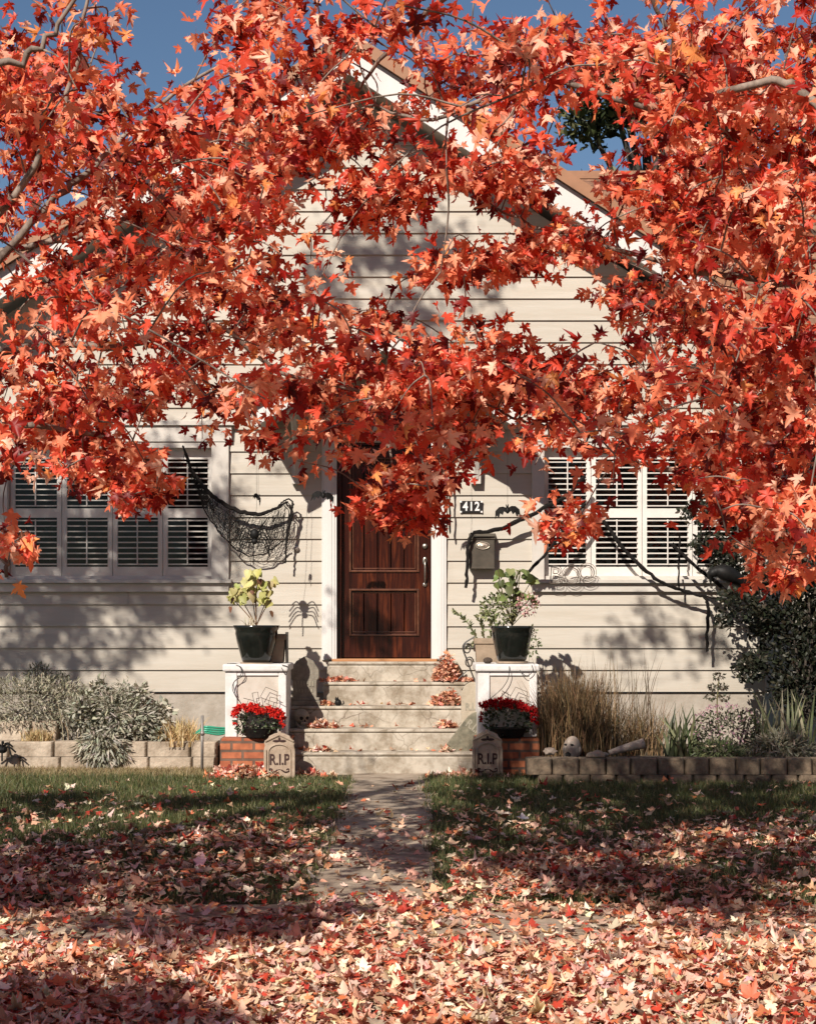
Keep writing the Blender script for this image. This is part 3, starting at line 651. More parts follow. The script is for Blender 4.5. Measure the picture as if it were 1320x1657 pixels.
# black cat figurine on the third step
cx, cy_, cz = X(547, 15.98), 15.98, .626
ct = MB(); ct.blob((cx, cy_, cz + .03), (.035, .028, .035), nu=12, nv=9); ct.blob((cx - .012, cy_ - .01, cz + .065), (.02, .018, .017), nu=10, nv=8)
for s_ in (-1, 1): ct.tube([(cx - .012 + s_ * .010, cy_ - .01, cz + .075), (cx - .012 + s_ * .013, cy_ - .01, cz + .093)], [.007, .001], 5)
ct.tube(smooth([(cx + .03, cy_, cz + .015), (cx + .055, cy_ - .01, cz + .02), (cx + .05, cy_, cz + .05)]), .006, 6)
tag(ct.build('cat_figurine', BLKP, smooth=True, origin=(cx, cy_, cz)), 'tiny black cat figurine sitting on the third step', 'figurine')

# ------------------------------------------------ mailbox
mx0, mx1 = X(759, 16.5), X(800, 16.5); mz0, mz1 = Z(921, 16.5), Z(868, 16.5); my = 16.46
mbx = empty('mailbox', ((mx0 + mx1) / 2, YW - .02, mz0), 'dark bronze wall mailbox with oval badge under the house number', 'mailbox')
B(mx0, mx1, my, YW - .024, mz0, mz1).build('box', MAILM, mbx, bevel=.008)
ld = MB(); ld.add([(mx0 - .006, my - .012, mz1 - .02), (mx1 + .006, my - .012, mz1 - .02), (mx1 + .012, YW - .025, mz1 + .035), (mx0 - .0, YW - .025, mz1 + .035), (mx0 - .006, my - .012, mz1 - .03), (mx1 + .006, my - .012, mz1 - .03), (mx1 + .012, YW - .025, mz1 - .06), (mx0, YW - .025, mz1 - .06)],
   [(0, 1, 2, 3), (4, 7, 6, 5), (4, 5, 1, 0), (5, 6, 2, 1), (7, 4, 0, 3)]); ld.build('lid', MAILM, mbx)
B(mx0 + .004, mx1 - .004, my - .016, my - .002, mz0 + .002, mz0 + .02).build('lip', MAILM, mbx, bevel=.003)
em = MB(); exx, ezz = X(781, 16.45), Z(883, 16.45)
em.tube([(exx + .068 * math.cos(t), my - .006, ezz + .036 * math.sin(t)) for t in [i * math.pi / 12 for i in range(25)]], .006, 6); em.blob((exx, my - .002, ezz), (.058, .007, .028), nu=20, nv=8)
em.blob((exx, my - .008, ezz), (.026, .006, .012), nu=10, nv=6)
em.build('badge', BRASS, mbx, smooth=True)

# ------------------------------------------------ hanging Halloween cloth, ropes, bats
def pt(px, py, D): return Vector((X(px, D), D, Z(py, D)))
def pathpx(L, D): return smooth([pt(a, b, D) if len(q) == 0 else pt(a, b, q[0]) for a, b, *q in L], 6)
def jit(P, s): return [p + Vector((random.gauss(0, s), random.gauss(0, s * .6), random.gauss(0, s))) for p in P]
ND = 16.42
top = pathpx([(296, 722), (310, 758), (332, 790), (358, 812), (390, 828), (422, 832), (446, 823), (466, 812)], ND)
bot = pathpx([(296, 722), (316, 780), (332, 826), (352, 856), (376, 884), (404, 899), (436, 892), (458, 874)], ND)
net = MB(); n = len(top)
for k in range(30):
    f = (k / 29) ** 1.1; P = [top[i].lerp(bot[i], f) + Vector((0, -.05 * math.sin(f * 3.1) * math.sin(i / n * 3.1), 0)) for i in range(n)]
    net.tube(jit(P, .006), .0017 if 0 < k < 29 else .008, 4)
net.tube(jit(top, .004), [.008 + .014 * math.sin(i / n * 3.14) for i in range(n)], 6)
for k in range(200):
    i = random.randrange(1, n - 1); j_ = max(1, min(n - 1, i + random.randint(-4, 4))); f0 = random.random() * .3; f1 = random.uniform(.5, 1)
    a, b = top[i].lerp(bot[i], f0), top[j_].lerp(bot[j_], f1); m_ = (a + b) / 2 + Vector((random.uniform(-.03, .03), -.04, random.uniform(-.03, .01)))
    net.tube(smooth([a, m_, b], 4), random.choice([.0012, .0016, .003]), 4)
for k in range(7): net.tube(jit(pathpx([(466 + random.uniform(-6, 6), 812 + k), (474 - k, 830), (467 - k * .6, 860), (462, 885)], ND), .004), .005, 5)
net.tube(jit(pathpx([(474, 812), (468, 850), (463, 885), (462, 912)], ND), .005), .010, 6)
net.tube(jit(pathpx([(446, 823), (458, 812), (468, 808), (474, 816), (470, 832)], ND), .004), .008, 6)
tag(net.build('hanging_net', BLACK, origin=tuple(top[0])), 'torn black creepy netting draped from the left window to the wall', 'net')
def rope(name, segs, label, r=.011):
    mb = MB()
    for L, D, rr_ in segs:
        P = jit(pathpx(L, D), .004); k = len(P)
        mb.tube(P, [rr_ * (0.8 + .45 * random.random()) for _ in P], 6); mb.tube(jit(P, .006), rr_ * .5, 4)
    return tag(mb.build(name, BLACK, origin=tuple(pt(segs[0][0][0][0], segs[0][0][0][1], segs[0][1]))), label, 'garland')
rope('black_garland', [([(946, 770), (915, 803), (880, 822), (840, 843), (800, 858), (764, 862)], 16.4, .021), ([(764, 862), (757, 885), (756, 920), (754, 952)], 16.4, .017), ([(722, 700), (727, 760), (727, 800), (729, 862)], 16.46, .010)],
     'black cloth garland sagging from the right window over the mailbox')
rope('black_garland', [([(945, 815), (918, 850), (885, 893), (852, 928)], 16.3, .017)], 'short black cloth strand slanting down behind the right potted plant')
rope('black_garland', [([(962, 820), (985, 855), (1018, 898), (1060, 935), (1100, 955), (1140, 964)], 16.38, .019), ([(1140, 964), (1146, 985), (1144, 1020), (1144, 1054)], 16.38, .016),
                       ([(1100, 868), (1098, 905), (1098, 952)], 16.36, .010), ([(1086, 880), (1125, 915), (1165, 948), (1200, 972)], 16.2, .017), ([(1140, 964), (1175, 975), (1210, 992)], 16.3, .006)],
     'long black cloth garland hanging low across the right window')
def bat(px, py, D, s, label, ang=0, ty=0):
    e = empty('hanging_bat', tuple(pt(px, py, D)), label, 'bat decoration', 'black bats hanging from the door hood')
    c = pt(px, py, D); m = MB(); 
    M = Matrix.Rotation(R(ang), 3, 'Z') @ Matrix.Rotation(R(ty), 3, 'Y')
    def q(x, y, z): v = M @ Vector((x * s, y * s, z * s)); return (c.x + v.x, c.y + v.y, c.z + v.z)
    b = MB().blob(c, (.10 * s, .08 * s, .17 * s), nu=10, nv=8); b.blob(q(0, -.03, .18), (.07 * s, .07 * s, .07 * s), nu=8, nv=6)
    for sg in (-1, 1): b.tube([q(sg * .04, -.03, .22), q(sg * .06, -.03, .33)], [.03 * s, .002], 5)
    b.build('body', BLKP, e, smooth=True)
    for sg in (-1, 1):
        P = [(0, 0, .12), (.22, 0, .22), (.42, .03, .20), (.62, .08, .02), (.66, .12, -.42), (.56, .09, -.22), (.46, .06, -.36), (.38, .04, -.12), (.26, .02, -.22), (.18, 0, -.04), (.06, 0, -.12)]
        a = [q(sg * x, y, z) for x, y, z in P]; b2 = [(p[0], p[1] + .006, p[2]) for p in a]; nn = len(P)
        fs = [tuple(range(nn)), tuple(range(2 * nn - 1, nn - 1, -1))] + [(i, i + nn, (i + 1) % nn + nn, (i + 1) % nn) for i in range(nn)]
        MB().add(a + b2, fs if sg > 0 else [f[::-1] for f in fs]).build('wing', BLKP, e)
    return e
def hoodz(x): return HZ - abs(x - HX) * HS
for (px, py, D, s, lab, an, ty) in [(418, 806, 15.63, .13, 'black paper bat folded sideways, hanging above the torn netting', 70, 25),
                                (523, 802, 15.63, .17, 'black bat hanging beside the left door casing', 10, 8),
                                (821, 826, 15.63, .19, 'black bat with drooping wings hanging right of the house number', 0, -4),
                                (693, 745, 15.63, .17, 'black bat hanging before the top right of the door, mostly behind leaves', 15, 0)]:
    e = bat(px, py, D, s, lab, an, ty); c = pt(px, py, D); xt = max(min(c.x, HX + HW - .03), HX - HW + .03)
    MB().tube([(c.x, D, c.z + .15 * s), (xt, HY + .015, hoodz(xt) + .01)], .0016, 4).build('thread', WIRE, e)
# hanging wire ornament under the left bat
c = pt(412, 868, 15.7); sp = MB()
sp.blob((c.x, c.y, c.z + .02), (.045, .04, .055), nu=14, nv=10); sp.blob((c.x, c.y - .02, c.z - .05), (.03, .028, .03), nu=12, nv=8)
for sg in (-1, 1):
    for k in range(4):
        zz = c.z + .03 - k * .03
        sp.tube(smooth([(c.x + sg * .03, c.y, zz), (c.x + sg * .09, c.y - .02, zz + .055 - k * .02), (c.x + sg * .15, c.y, zz - .05 - k * .03)], 4), .006, 5)
sp.tube([(c.x, c.y, c.z + .07), (c.x + .02, c.y, c.z + .30), (X(415, 15.7), HY + .06, hoodz(X(418, 15.63)) + .02)], .0016, 4)
sp.tube([(c.x - .01, c.y, c.z - .06), (c.x - .012, c.y, c.z - .28)], .006, 5)
tag(sp.build('spider_decoration', BLKP, smooth=True, origin=tuple(c)), 'black spider ornament hanging in front of the netting', 'spider decoration')
# crow in the right shrub
c = pt(1160, 930, 15.2); cr = MB()
cr.tube(smooth([pt(1150, 946, 15.2), pt(1150, 932, 15.2), pt(1158, 925, 15.2), pt(1172, 927, 15.2), pt(1190, 936, 15.25), pt(1212, 948, 15.3), pt(1245, 956, 15.4)], 6),
        [.002, .006, .010, .014, .02, .028, .038, .045, .048, .05, .05, .048, .05, .055, .06, .066, .07, .075, .078, .08, .08, .08, .078, .075, .07, .065, .06, .052, .045, .04, .034, .028, .024, .02, .016, .012, .008][:37], 10)
cb = cr.build('crow_decoration', BLKP, smooth=True, origin=tuple(c)); tag(cb, 'black crow ornament with downturned beak in the dark shrub', 'bird decoration')
# BOO wire sign
bo = empty('wire_sign', (X(922, 16.45), 16.46, Z(948, 16.45)), 'thin wire BOO letters leaning on the right window sill', 'sign')
for i_, (ch, bx, bz, s_, rt_) in enumerate([('B', 899, 932, .27, 4), ('O', 924, 932, .27, 0), ('O', 949, 928, .27, -8)]):
    for dd in (0, .045):
        text('wire_letter', ch, X(bx, 16.45), 16.43 + dd * .6, Z(bz, 16.45), s_ - dd, WIRE2, bo, wire=.0028, rot=Matrix.Rotation(R(rt_), 4, 'Y'))

# ------------------------------------------------ plants in pots
def pot(px, pt_y, pb_y, D, wtop, wbot, name, label, cat='potted plant'):
    zc = Z(pb_y, D); zt = Z(pt_y, D); h = zt - zc
    e = empty(name, (X(px, D), D, zc - .02), label, cat)
    r1, r0 = wtop / 2 * D / F, wbot / 2 * D / F
    MB().lathe((X(px, D), D, zc), [(r0 * .9, 0), (r0, .01), (r0 * 1.1, h * .15), (r1 * .86, h * .55), (r1 * .93, h * .78), (r1 * .92, h * .86), (r1, h * .93), (r1 * 1.02, h), (r1 * .92, h * 1.0), (r1 * .86, h * .93), (.01, h * .9)], 36).build('pot', POTM, e, smooth=True)
    MB().lathe((X(px, D), D, zc - .022), [(r0 * .95, 0), (r0 * 1.12, .004), (r0 * 1.16, .022), (r0 * 1.05, .021), (.01, .02)], 30).build('saucer', SAUC, e)
    MB().lathe((X(px, D), D, zc + h * .9), [(r1 * .86, 0), (r1 * .8, .012), (.01, .02)], 24).build('soil', SOIL, e)
    return e, Vector((X(px, D), D, zt))
def cloud(name, parent, c, r, n, shape, size, cols, wts, m, up=.4, out=.5, curl=.3, sh=0.35, origin=None, sun=.3, droop=0., cy=.3):
    d = randdir(n); rad = (sh + (1 - sh) * rng.random((n, 1))) ** .6
    pos = np.array(c)[None] + d * rad * np.array(r)[None]
    nor = unit(d * out + np.array([0, 0, up])[None] + np.array(tosun)[None] * sun + rng.normal(0, .45, (n, 3)))
    tip = d + rng.normal(0, .6, (n, 3)) + np.array([0, 0, -droop])[None]
    return leaves(name, pos, tip, nor, size * rng.uniform(.7, 1.25, n), pick(cols, wts, n), m, parent, shape, curl, origin=origin, cy=cy)
def stems(parent, a, ends, r, m, name='stem'):
    mb = MB()
    for e_ in ends:
        mid = (Vector(a) + Vector(e_)) / 2 + Vector((random.uniform(-.02, .02), random.uniform(-.02, .02), .03)); mb.tube(smooth([a, mid, e_], 4), [r] * 9, 5)
    return mb.build(name, m, parent)
GST = mat('green_stem', (0.10, 0.11, 0.04), (0.14, 0.10, 0.05), 9, .6)
REDS = mat('red_stem', (0.12, 0.05, 0.03), (0.2, 0.12, 0.06), 9, .6)
e, t = pot(415, 1012, 1072, 15.5, 74, 46, 'potted_plant', 'potted yellow-green large-leaved plant on the left pillar')
cl = [pt(a, b, 15.5) for a, b in [(385, 950), (400, 935), (420, 942), (432, 955), (395, 965), (415, 925), (378, 962), (405, 955), (438, 940), (425, 970)]]
P = np.array([list(p + Vector((random.gauss(0, .03), random.uniform(-.14, .12), random.gauss(0, .02)))) for p in cl for _ in range(7)]); N_ = len(P)
leaves('foliage', P, np.stack([rng.normal(0, .5, N_), rng.normal(-.3, .3, N_), -np.ones(N_) * .9], 1), np.array(tosun)[None] + rng.normal(0, .35, (N_, 3)), rng.uniform(.05, .115, N_),
       pick([(.42, .40, .13), (.50, .46, .20), (.30, .31, .09), (.5, .42, .24)], [4, 3, 2, 1], N_), GLEAF, e, HEART, .3)
P2 = P[::9]; leaves('withered_foliage', P2 + np.array([[0, 0, -.09]]), np.stack([rng.normal(0, .3, len(P2)), rng.normal(0, .3, len(P2)), -np.ones(len(P2))], 1), rng.normal(0, 1, (len(P2), 3)) - np.array([[0, 1, 0]]), rng.uniform(.05, .08, len(P2)), pick([(.16, .07, .04), (.25, .14, .08)], [1, 1], len(P2)), DLEAF, e, HEART, .6)
stems(e, tuple(t), [tuple(p) for p in P[::9]], .005, REDS)
bs = np.repeat(np.array([[t.x - .06, t.y - .04, t.z - .02]]), 26, 0) + rng.normal(0, .025, (26, 3)) * np.array([[1, 1, .2]])
blades('dry_grass', bs, rng.uniform(.08, .17, 26), rng.normal(0, .07, (26, 2)) + np.array([[-.03, 0]]), .004, pick([(.55, .48, .34)], [1], 26), DLEAF, e)
e, t = pot(828, 1013, 1070, 15.5, 70, 46, 'potted_plant', 'potted pink flowers and trailing greenery on the right pillar')
cloud('foliage', e, tuple(pt(808, 985, 15.5)), (.19, .16, .15), 420, OVAL, .045, [(.12, .15, .06), (.20, .23, .10), (.28, .29, .15)], [3, 4, 2], GLEAF)
P = np.array([list(pt(a, b, 15.45) + Vector((random.gauss(0, .025), random.uniform(-.1, .1), random.gauss(0, .02)))) for a, b in [(812, 928), (822, 922), (835, 925), (848, 930), (805, 945), (828, 950), (842, 958), (858, 940), (818, 962), (862, 968), (836, 938)] for _ in range(3)]); N_ = len(P)
leaves('broad_foliage', P, np.stack([rng.normal(0, .7, N_), rng.normal(-.3, .3, N_), -.6 + rng.normal(0, .3, N_)], 1), np.array(tosun)[None] + rng.normal(0, .45, (N_, 3)), rng.uniform(.07, .11, N_), pick([(.12, .16, .045), (.2, .23, .08), (.07, .09, .03)], [3, 2, 2], N_), GLEAF, e, HEART, .3)
cloud('pink_blossom', e, tuple(pt(853, 978, 15.45)), (.12, .12, .12), 260, OVAL, .028, [(.55, .25, .27), (.62, .38, .36), (.40, .16, .18), (.2, .22, .1)], [3, 3, 2, 2], FLOW)
cloud('trailing_foliage', e, tuple(pt(862, 1040, 15.45)), (.07, .08, .16), 90, OVAL, .035, [(.09, .11, .045), (.16, .17, .08)], [3, 2], GLEAF)
stems(e, tuple(t), [tuple(p) for p in P[::2]] + [tuple(pt(a, 985, 15.45)) for a in (840, 850, 862)], .004, GST)
def mum(px, py, D, w, h, label, cols, wts, off=0):
    zb = Z(1193, D); c = Vector((X(px, D), D, 0)); e = empty('potted_chrysanthemum', (c.x, D, zb), label, 'potted flowers', 'red chrysanthemums on the brick plinths')
    r = w / 2 * D / F; zt = Z(py, D)
    MB().lathe((c.x, D, zb + .002), [(r * .5, 0), (r * .52, .01), (r * .66, .08), (r * .68, .085), (.01, .08)], 24).build('pot', BLKP, e)
    cz = zb + (zt - zb) * .52
    cloud('foliage', e, (c.x, D, cz - .02), (r * .95, r * .6, (zt - zb) * .48), 520, OVAL, .04, [(.03, .045, .02), (.07, .09, .045), (.12, .14, .08)], [3, 3, 1], GLEAF, sh=.5)
    # blossoms: many small rosettes on the dome
    n = 170; pos = []; nr = []
    for i in range(n):
        u = random.uniform(-1, 1); v = random.uniform(-1, .5); q = 1 - min(1, (u * u * .8 + v * v * .5))
        hh_ = (zt - zb) * (.66 + .34 * math.sqrt(max(q, 0))) * (1 - .10 * (u + off)) + random.uniform(-.035, .01)
        if q <= 0.05 and random.random() < .5: hh_ -= .05
        pos.append((c.x + u * r, D + v * r * .7, zb + hh_)); nr.append((u * .5, v * .6 - .35, .8))
    pos = np.repeat(np.array(pos), 14, 0); nr = np.repeat(np.array(nr), 14, 0); N_ = len(pos)
    tip = unit(rng.normal(0, 1, (N_, 3)) + nr * .4)
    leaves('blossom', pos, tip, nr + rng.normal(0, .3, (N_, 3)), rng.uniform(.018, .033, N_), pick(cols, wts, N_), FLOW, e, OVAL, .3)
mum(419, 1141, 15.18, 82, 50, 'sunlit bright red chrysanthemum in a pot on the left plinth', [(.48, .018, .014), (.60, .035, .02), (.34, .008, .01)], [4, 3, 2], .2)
mum(822, 1134, 15.2, 92, 58, 'red chrysanthemum in a pot on the right plinth, shade put into its petal colour', [(.36, .008, .01), (.45, .015, .015), (.22, .004, .006)], [4, 2, 3], -.1)  # petal colours darkened to carry the shade on this side
# tan planters behind the pillars
def planter(x0, x1, ztop, zbot, D, label, yd=.22):
    e = empty('tan_planter', ((x0 + x1) / 2, D, zbot), label, 'planter'); i = .12 * (x1 - x0)
    m = MB().add([(x0 + i, D + .02, zbot), (x1 - i, D + .02, zbot), (x1 - i, D + yd - .02, zbot), (x0 + i, D + yd - .02, zbot), (x0, D, ztop), (x1, D, ztop), (x1, D + yd, ztop), (x0, D + yd, ztop)],
             [(0, 3, 2, 1), (4, 5, 6, 7), (0, 1, 5, 4), (1, 2, 6, 5), (2, 3, 7, 6), (3, 0, 4, 7)]); m.box(x0 - .01, x1 + .01, D - .012, D + yd + .01, ztop - .05, ztop + .006)
    m.build('body', TANP, e, bevel=.006); return e
e = planter(X(768, 16.15), X(815, 16.15), Z(1034, 16.15), .855, 16.1, 'tan tapered planter on the landing behind the right pillar')
def sprig(parent, a, b, n, s, cols, name='sprig'):
    a = Vector(a); b = Vector(b); P = smooth([a, (a + b) / 2 + Vector((.02, 0, .02)), b], 8); pos = []; tip = []
    for i in range(n):
        q = P[int((i / n) * (len(P) - 1))]; pos.append(q); dd = (b - a).normalized(); sd = Vector((random.uniform(-1, 1), random.uniform(-1, 1), random.uniform(-.4, 1))); tip.append(sd + dd * .5)
    leaves(name, np.array(pos), np.array(tip), rng.normal(0, .5, (n, 3)) + np.array(tosun)[None], rng.uniform(s * .6, s * 1.2, n), pick(cols, [1] * len(cols), n), GLEAF, parent, OVAL, .2)
    MB().tube(P, .004, 5).build('stem', GST, parent)
gc = [(.16, .18, .09), (.26, .27, .15), (.11, .13, .06)]
sprig(e, pt(772, 1034, 16.2), pt(732, 986, 16.1), 46, .055, gc); sprig(e, pt(784, 1034, 16.2), pt(768, 995, 16.1), 40, .05, gc); sprig(e, pt(795, 1034, 16.2), pt(790, 990, 16.2), 46, .055, gc)
sprig(e, pt(766, 1040, 16.2), pt(752, 1050, 16.1), 14, .05, gc)
irn = MB()
for k, (a, b) in enumerate([(752, 1050), (755, 1072)]):
    c = pt(a + 4, b, 16.08); irn.tube([(c.x + .045 * math.cos(t) * (1 - t * .06), c.y, c.z + .06 * math.sin(t) * (1 - t * .06)) for t in [i * .5 for i in range(20)]], .007, 5)
irn.tube(smooth([pt(768, 1030, 16.08), pt(749, 1045, 16.08), pt(756, 1070, 16.08), pt(764, 1092, 16.08), pt(771, 1108, 16.08)], 6), .008, 5)
irn.tube([pt(757, 1084, 16.08), pt(738, 1102, 16.08)], .005, 5)
tag(irn.build('iron_plant_stand', WIRE, origin=tuple(pt(766, 1108, 16.08))), 'black scrolled wrought iron plant stand beside the right tan planter', 'plant stand')
e = planter(X(432, 15.7), X(462, 15.7), Z(1027, 15.7), Z(1075, 15.26) + .003, 15.62, 'tan planter standing on the left pillar behind the black pot')
B(X(462.6, 15.7), X(465, 15.7), 15.63, 15.84, Z(1075, 15.26) + .002, Z(1023, 15.7)).build('dark_edge_board', WIRE, e)
# cords and wire outlines on the pillars
def cord(segs, label, r=.0035):
    mb = MB()
    for L in segs: mb.tube(pathpx(L, 15.27), r, 5)
    return tag(mb.build('light_cord', WIRE, origin=tuple(pt(segs[0][0][0], segs[0][0][1], 15.27))), label, 'cord')
cord([[(368, 1074, 15.4), (378, 1076, 15.3), (390, 1080), (392, 1094), (380, 1102), (376, 1114), (382, 1128), (390, 1138)], [(372, 1074, 15.4), (384, 1075, 15.3), (391, 1086), (387, 1096), (378, 1106), (380, 1122)], [(452, 1074, 15.4), (456, 1082), (462, 1092), (466, 1080), (456, 1076)]],
     'thin dark cord trailing over the left pillar cap')
cord([[(822, 1072, 15.4), (824, 1080), (822, 1098), (814, 1112), (806, 1120)], [(835, 1073, 15.4), (842, 1086), (852, 1094), (862, 1086), (860, 1076)], [(806, 1120), (794, 1130)], [(812, 1118), (826, 1126)]], 'thin dark cord trailing over the right pillar cap')
def figure(ox, label):
    mb = MB()
    def pl_(L): mb.tube([pt(a + ox, b, 15.26) for a, b in L], .003, 4)
    pl_([(421, 1128), (430, 1112), (449, 1120), (447, 1138), (424, 1130)]); pl_([(437, 1128), (450, 1131), (446, 1144), (434, 1140), (437, 1128)]); pl_([(394, 1130), (410, 1134), (414, 1140)]); pl_([(408, 1122), (417, 1120), (419, 1134), (411, 1136), (408, 1122)])
    pl_([(447, 1132), (458, 1138)]); pl_([(415, 1136), (422, 1146)]); pl_([(402, 1133), (398, 1144)])
    return tag(mb.build('wire_figure', WIRE2, origin=tuple(pt(421 + ox, 1146, 15.26))), label, 'wire ornament')
figure(0, 'thin wire outline ornament on the left pillar above red flowers'); figure(404, 'thin wire outline ornament on the right pillar above dark flowers')
c = pt(789, 1069, 15.45); tag(MB().blob(tuple(c), (.045, .04, .03), lambda d: 1 + .1 * math.sin(9 * d.x) * math.sin(7 * d.y)).build('pine_cone', mat('cone_brown', (.05, .035, .025), (.1, .07, .05), 60, .9, bump=.01), smooth=True, origin=tuple(c)), 'dark round lump on the corner of the right pillar cap', 'ornament')

# ------------------------------------------------ garden plants, left bed
def bush(name, label, c, r, n, shape, size, cols, wts, m=GLEAF, cat='shrub', stalks=None, **kw):
    e = empty(name, (c[0], c[1], max(0.2, c[2] - r[2])), label, cat); cloud('foliage', e, c, r, n, shape, size, cols, wts, m, **kw)
    mb = MB(); b0 = Vector((c[0], c[1], c[2] - r[2]))
    for k in range(9):
        d = Vector((random.uniform(-.8, .8) * r[0], random.uniform(-.6, .6) * r[1], random.uniform(.2, .8) * r[2])); mb.tube(smooth([b0 + Vector((d.x * .3, d.y * .3, 0)), b0 + d * .6 + Vector((0, 0, .1 * r[2])), Vector(c) + d], 4), .006, 5)
    mb.build('stems', BARKD, e); return e
sage = [(.27, .26, .20), (.36, .345, .275), (.17, .17, .12), (.44, .415, .34)]
e = bush('sage_bush', 'silvery grey sage bush spilling over the left block wall', (X(192, 15.95), 16.02, .50), (.44, .28, .26), 2600, NARROW, .085, sage, [4, 4, 2, 2], droop=.1, sh=.2)
for k in range(16): cloud('foliage', e, (X(random.uniform(110, 262), 15.95), 15.9 + random.uniform(-.12, .2), random.uniform(.42, .78)), (.12, .1, .13), 170, random.choice([NARROW, OVAL]), .06, sage, [4, 4, 2, 2], GLEAF, sh=.1)
cloud('foliage', e, (X(165, 15.7), 15.72, .22), (.25, .10, .22), 900, NARROW, .09, sage, [4, 3, 2, 2], GLEAF, droop=1.2)
cloud('foliage', e, (X(262, 15.9), 15.92, .33), (.12, .14, .09), 260, OVAL, .06, sage, [4, 3, 3, 2], GLEAF, droop=.3)
e = bush('sage_bush', 'broad grey-green lavender bush at the left edge', (X(50, 16.1), 16.12, .62), (.78, .28, .30), 5200, NARROW, .055, [(.29, .275, .20), (.37, .345, .26), (.18, .175, .12), (.46, .415, .32)], [4, 4, 2, 1], sh=.3, up=.5)
e = bush('dark_shrub', 'small dark green rosemary behind the lavender', (X(60, 16.3), 16.35, .88), (.14, .12, .16), 420, NARROW, .05, [(.06, .065, .04), (.10, .10, .07)], [3, 2])
cloud('foliage', e, (X(95, 16.3), 16.38, .84), (.10, .1, .1), 260, NARROW, .05, [(.06, .065, .04), (.10, .10, .07)], [3, 2], GLEAF)
def tuft(name, label, cx, cy, w, n, h, lean, width, cols, wts, z=.235, cat='grass clump', m=DLEAF, dy=.15, segs=3, part='blades'):
    e = empty(name, (cx, cy, z), label, cat)
    b = np.stack([cx + rng.normal(0, w * .45, n).clip(-w, w), cy + rng.normal(0, dy, n).clip(-2 * dy, 2 * dy), np.full(n, z)], 1)
    blades(part, b, h * rng.uniform(.55, 1.1, n), rng.normal(0, lean, (n, 2)), width, pick(cols, wts, n), m, e, segs=segs); return e
tuft('dry_seedheads', 'thin dry seed stalks rising behind the sage bush', X(150, 16.15), 16.15, .42, 70, .62, .06, .0035, [(.50, .42, .30), (.40, .32, .2)], [1, 1], cat='dried stalks')
tuft('grass_clump', 'golden dry grass clump beside the metal stake', X(290, 16.0), 16.0, .20, 420, .30, .09, .005, [(.52, .36, .16), (.42, .29, .13), (.6, .46, .25)], [3, 2, 2])
tuft('grass_clump', 'small yellow dry grass tuft low among the left wall blocks', X(62, 15.85), 15.88, .16, 260, .14, .06, .005, [(.48, .35, .17), (.4, .3, .15)], [1, 1], z=.28, dy=.05)
# metal stake, hose, twigs
sp_ = MB().tube([(X(327, 15.5), 15.5, -.02), (X(327.5, 15.5), 15.5, Z(1158, 15.5))], .014, 8); sp_.tube([(X(327.5, 15.5), 15.5, Z(1190, 15.5)), (X(327.5, 15.5), 15.5, Z(1184, 15.5))], .022, 8)
tag(sp_.build('metal_stake', STEELP, smooth=True, origin=(X(327, 15.5), 15.5, 0)), 'grey metal stake standing before the left block wall', 'stake')
hs = MB(); hc = pt(346, 1184, 15.95)
for k in range(4): hs.tube(smooth([(hc.x - .20 + k * .02, hc.y + .02 * k, hc.z - .02 + .012 * k), (hc.x - .08, hc.y - .03, hc.z - .01 + .02 * k), (hc.x + .05, hc.y, hc.z - .03 + .022 * k), (hc.x + .17, hc.y + .05, hc.z + .0 + .01 * k)], 5), .011, 7)
tag(hs.build('garden_hose', GREENH, smooth=True, origin=(hc.x, hc.y, hc.z - .04)), 'coiled bright green garden hose beside the left pillar', 'hose')
sd = MB()
for k in range(8):
    a = k * .8; sd.tube(smooth([pt(4, 1212, 15.6), pt(4 + 11 * math.cos(a), 1212 - 9 * abs(math.sin(a)) - 3, 15.55), pt(4 + 22 * math.cos(a), 1212 + 14 * math.sin(a) + 6, 15.55)], 3), .009, 5)
sd.blob(tuple(pt(4, 1213, 15.58)), (.05, .05, .04), nu=12, nv=8)
tag(sd.build('spider_decoration', BLKP, origin=tuple(pt(4, 1225, 15.6))), 'large black spider ornament on the left block wall at the photo edge', 'spider decoration')

# ------------------------------------------------ garden plants, right bed
og = tuft('ornamental_grass', 'tall tan ornamental grass right of the porch', X(930, 15.3), 15.35, .36, 2000, .86, .17, .0040, [(.27, .17, .085), (.17, .105, .05), (.09, .06, .03), (.035, .03, .016)], [4, 4, 3, 2], z=.19, dy=.22, cat='grass clump')
b = np.stack([rng.uniform(X(960, 15.3), X(1072, 15.3), 600), rng.uniform(15.1, 15.6, 600), np.full(600, .19)], 1)
blades('blades', b, rng.uniform(.3, .64, 600), rng.normal(0, .17, (600, 2)), .004, pick([(.25, .16, .08), (.15, .10, .05), (.07, .06, .03)], [3, 3, 2], 600), DLEAF, og, segs=3)
b = np.stack([rng.uniform(X(885, 15.2), X(1060, 15.2), 60), rng.uniform(15.1, 15.6, 60), np.full(60, .19)], 1)
blades('seed_stalk', b, rng.uniform(.85, 1.12, 60), rng.normal(0, .10, (60, 2)), .0045, pick([(.10, .075, .045), (.2, .14, .08)], [3, 2], 60), DLEAF, og, segs=4)
gi = [(.085, .10, .045), (.055, .065, .03), (.15, .16, .08)]
def iris(px, D, n, h, label, w=.2, lean=.12, cols=gi):
    return tuft('iris_clump', label, X(px, D), D, w, n, h, lean, .017, cols, [3, 2, 2], z=.19, cat='iris', m=GLEAF, dy=.1, part='leaves')
iris(1105, 15.0, 46, .52, 'dark green iris clump beside the tan ornamental grass')
iris(1262, 14.9, 60, .66, 'pale green iris clump at the foot of the dark shrub', w=.28, cols=[(.16, .17, .09), (.10, .12, .055), (.26, .25, .16)])
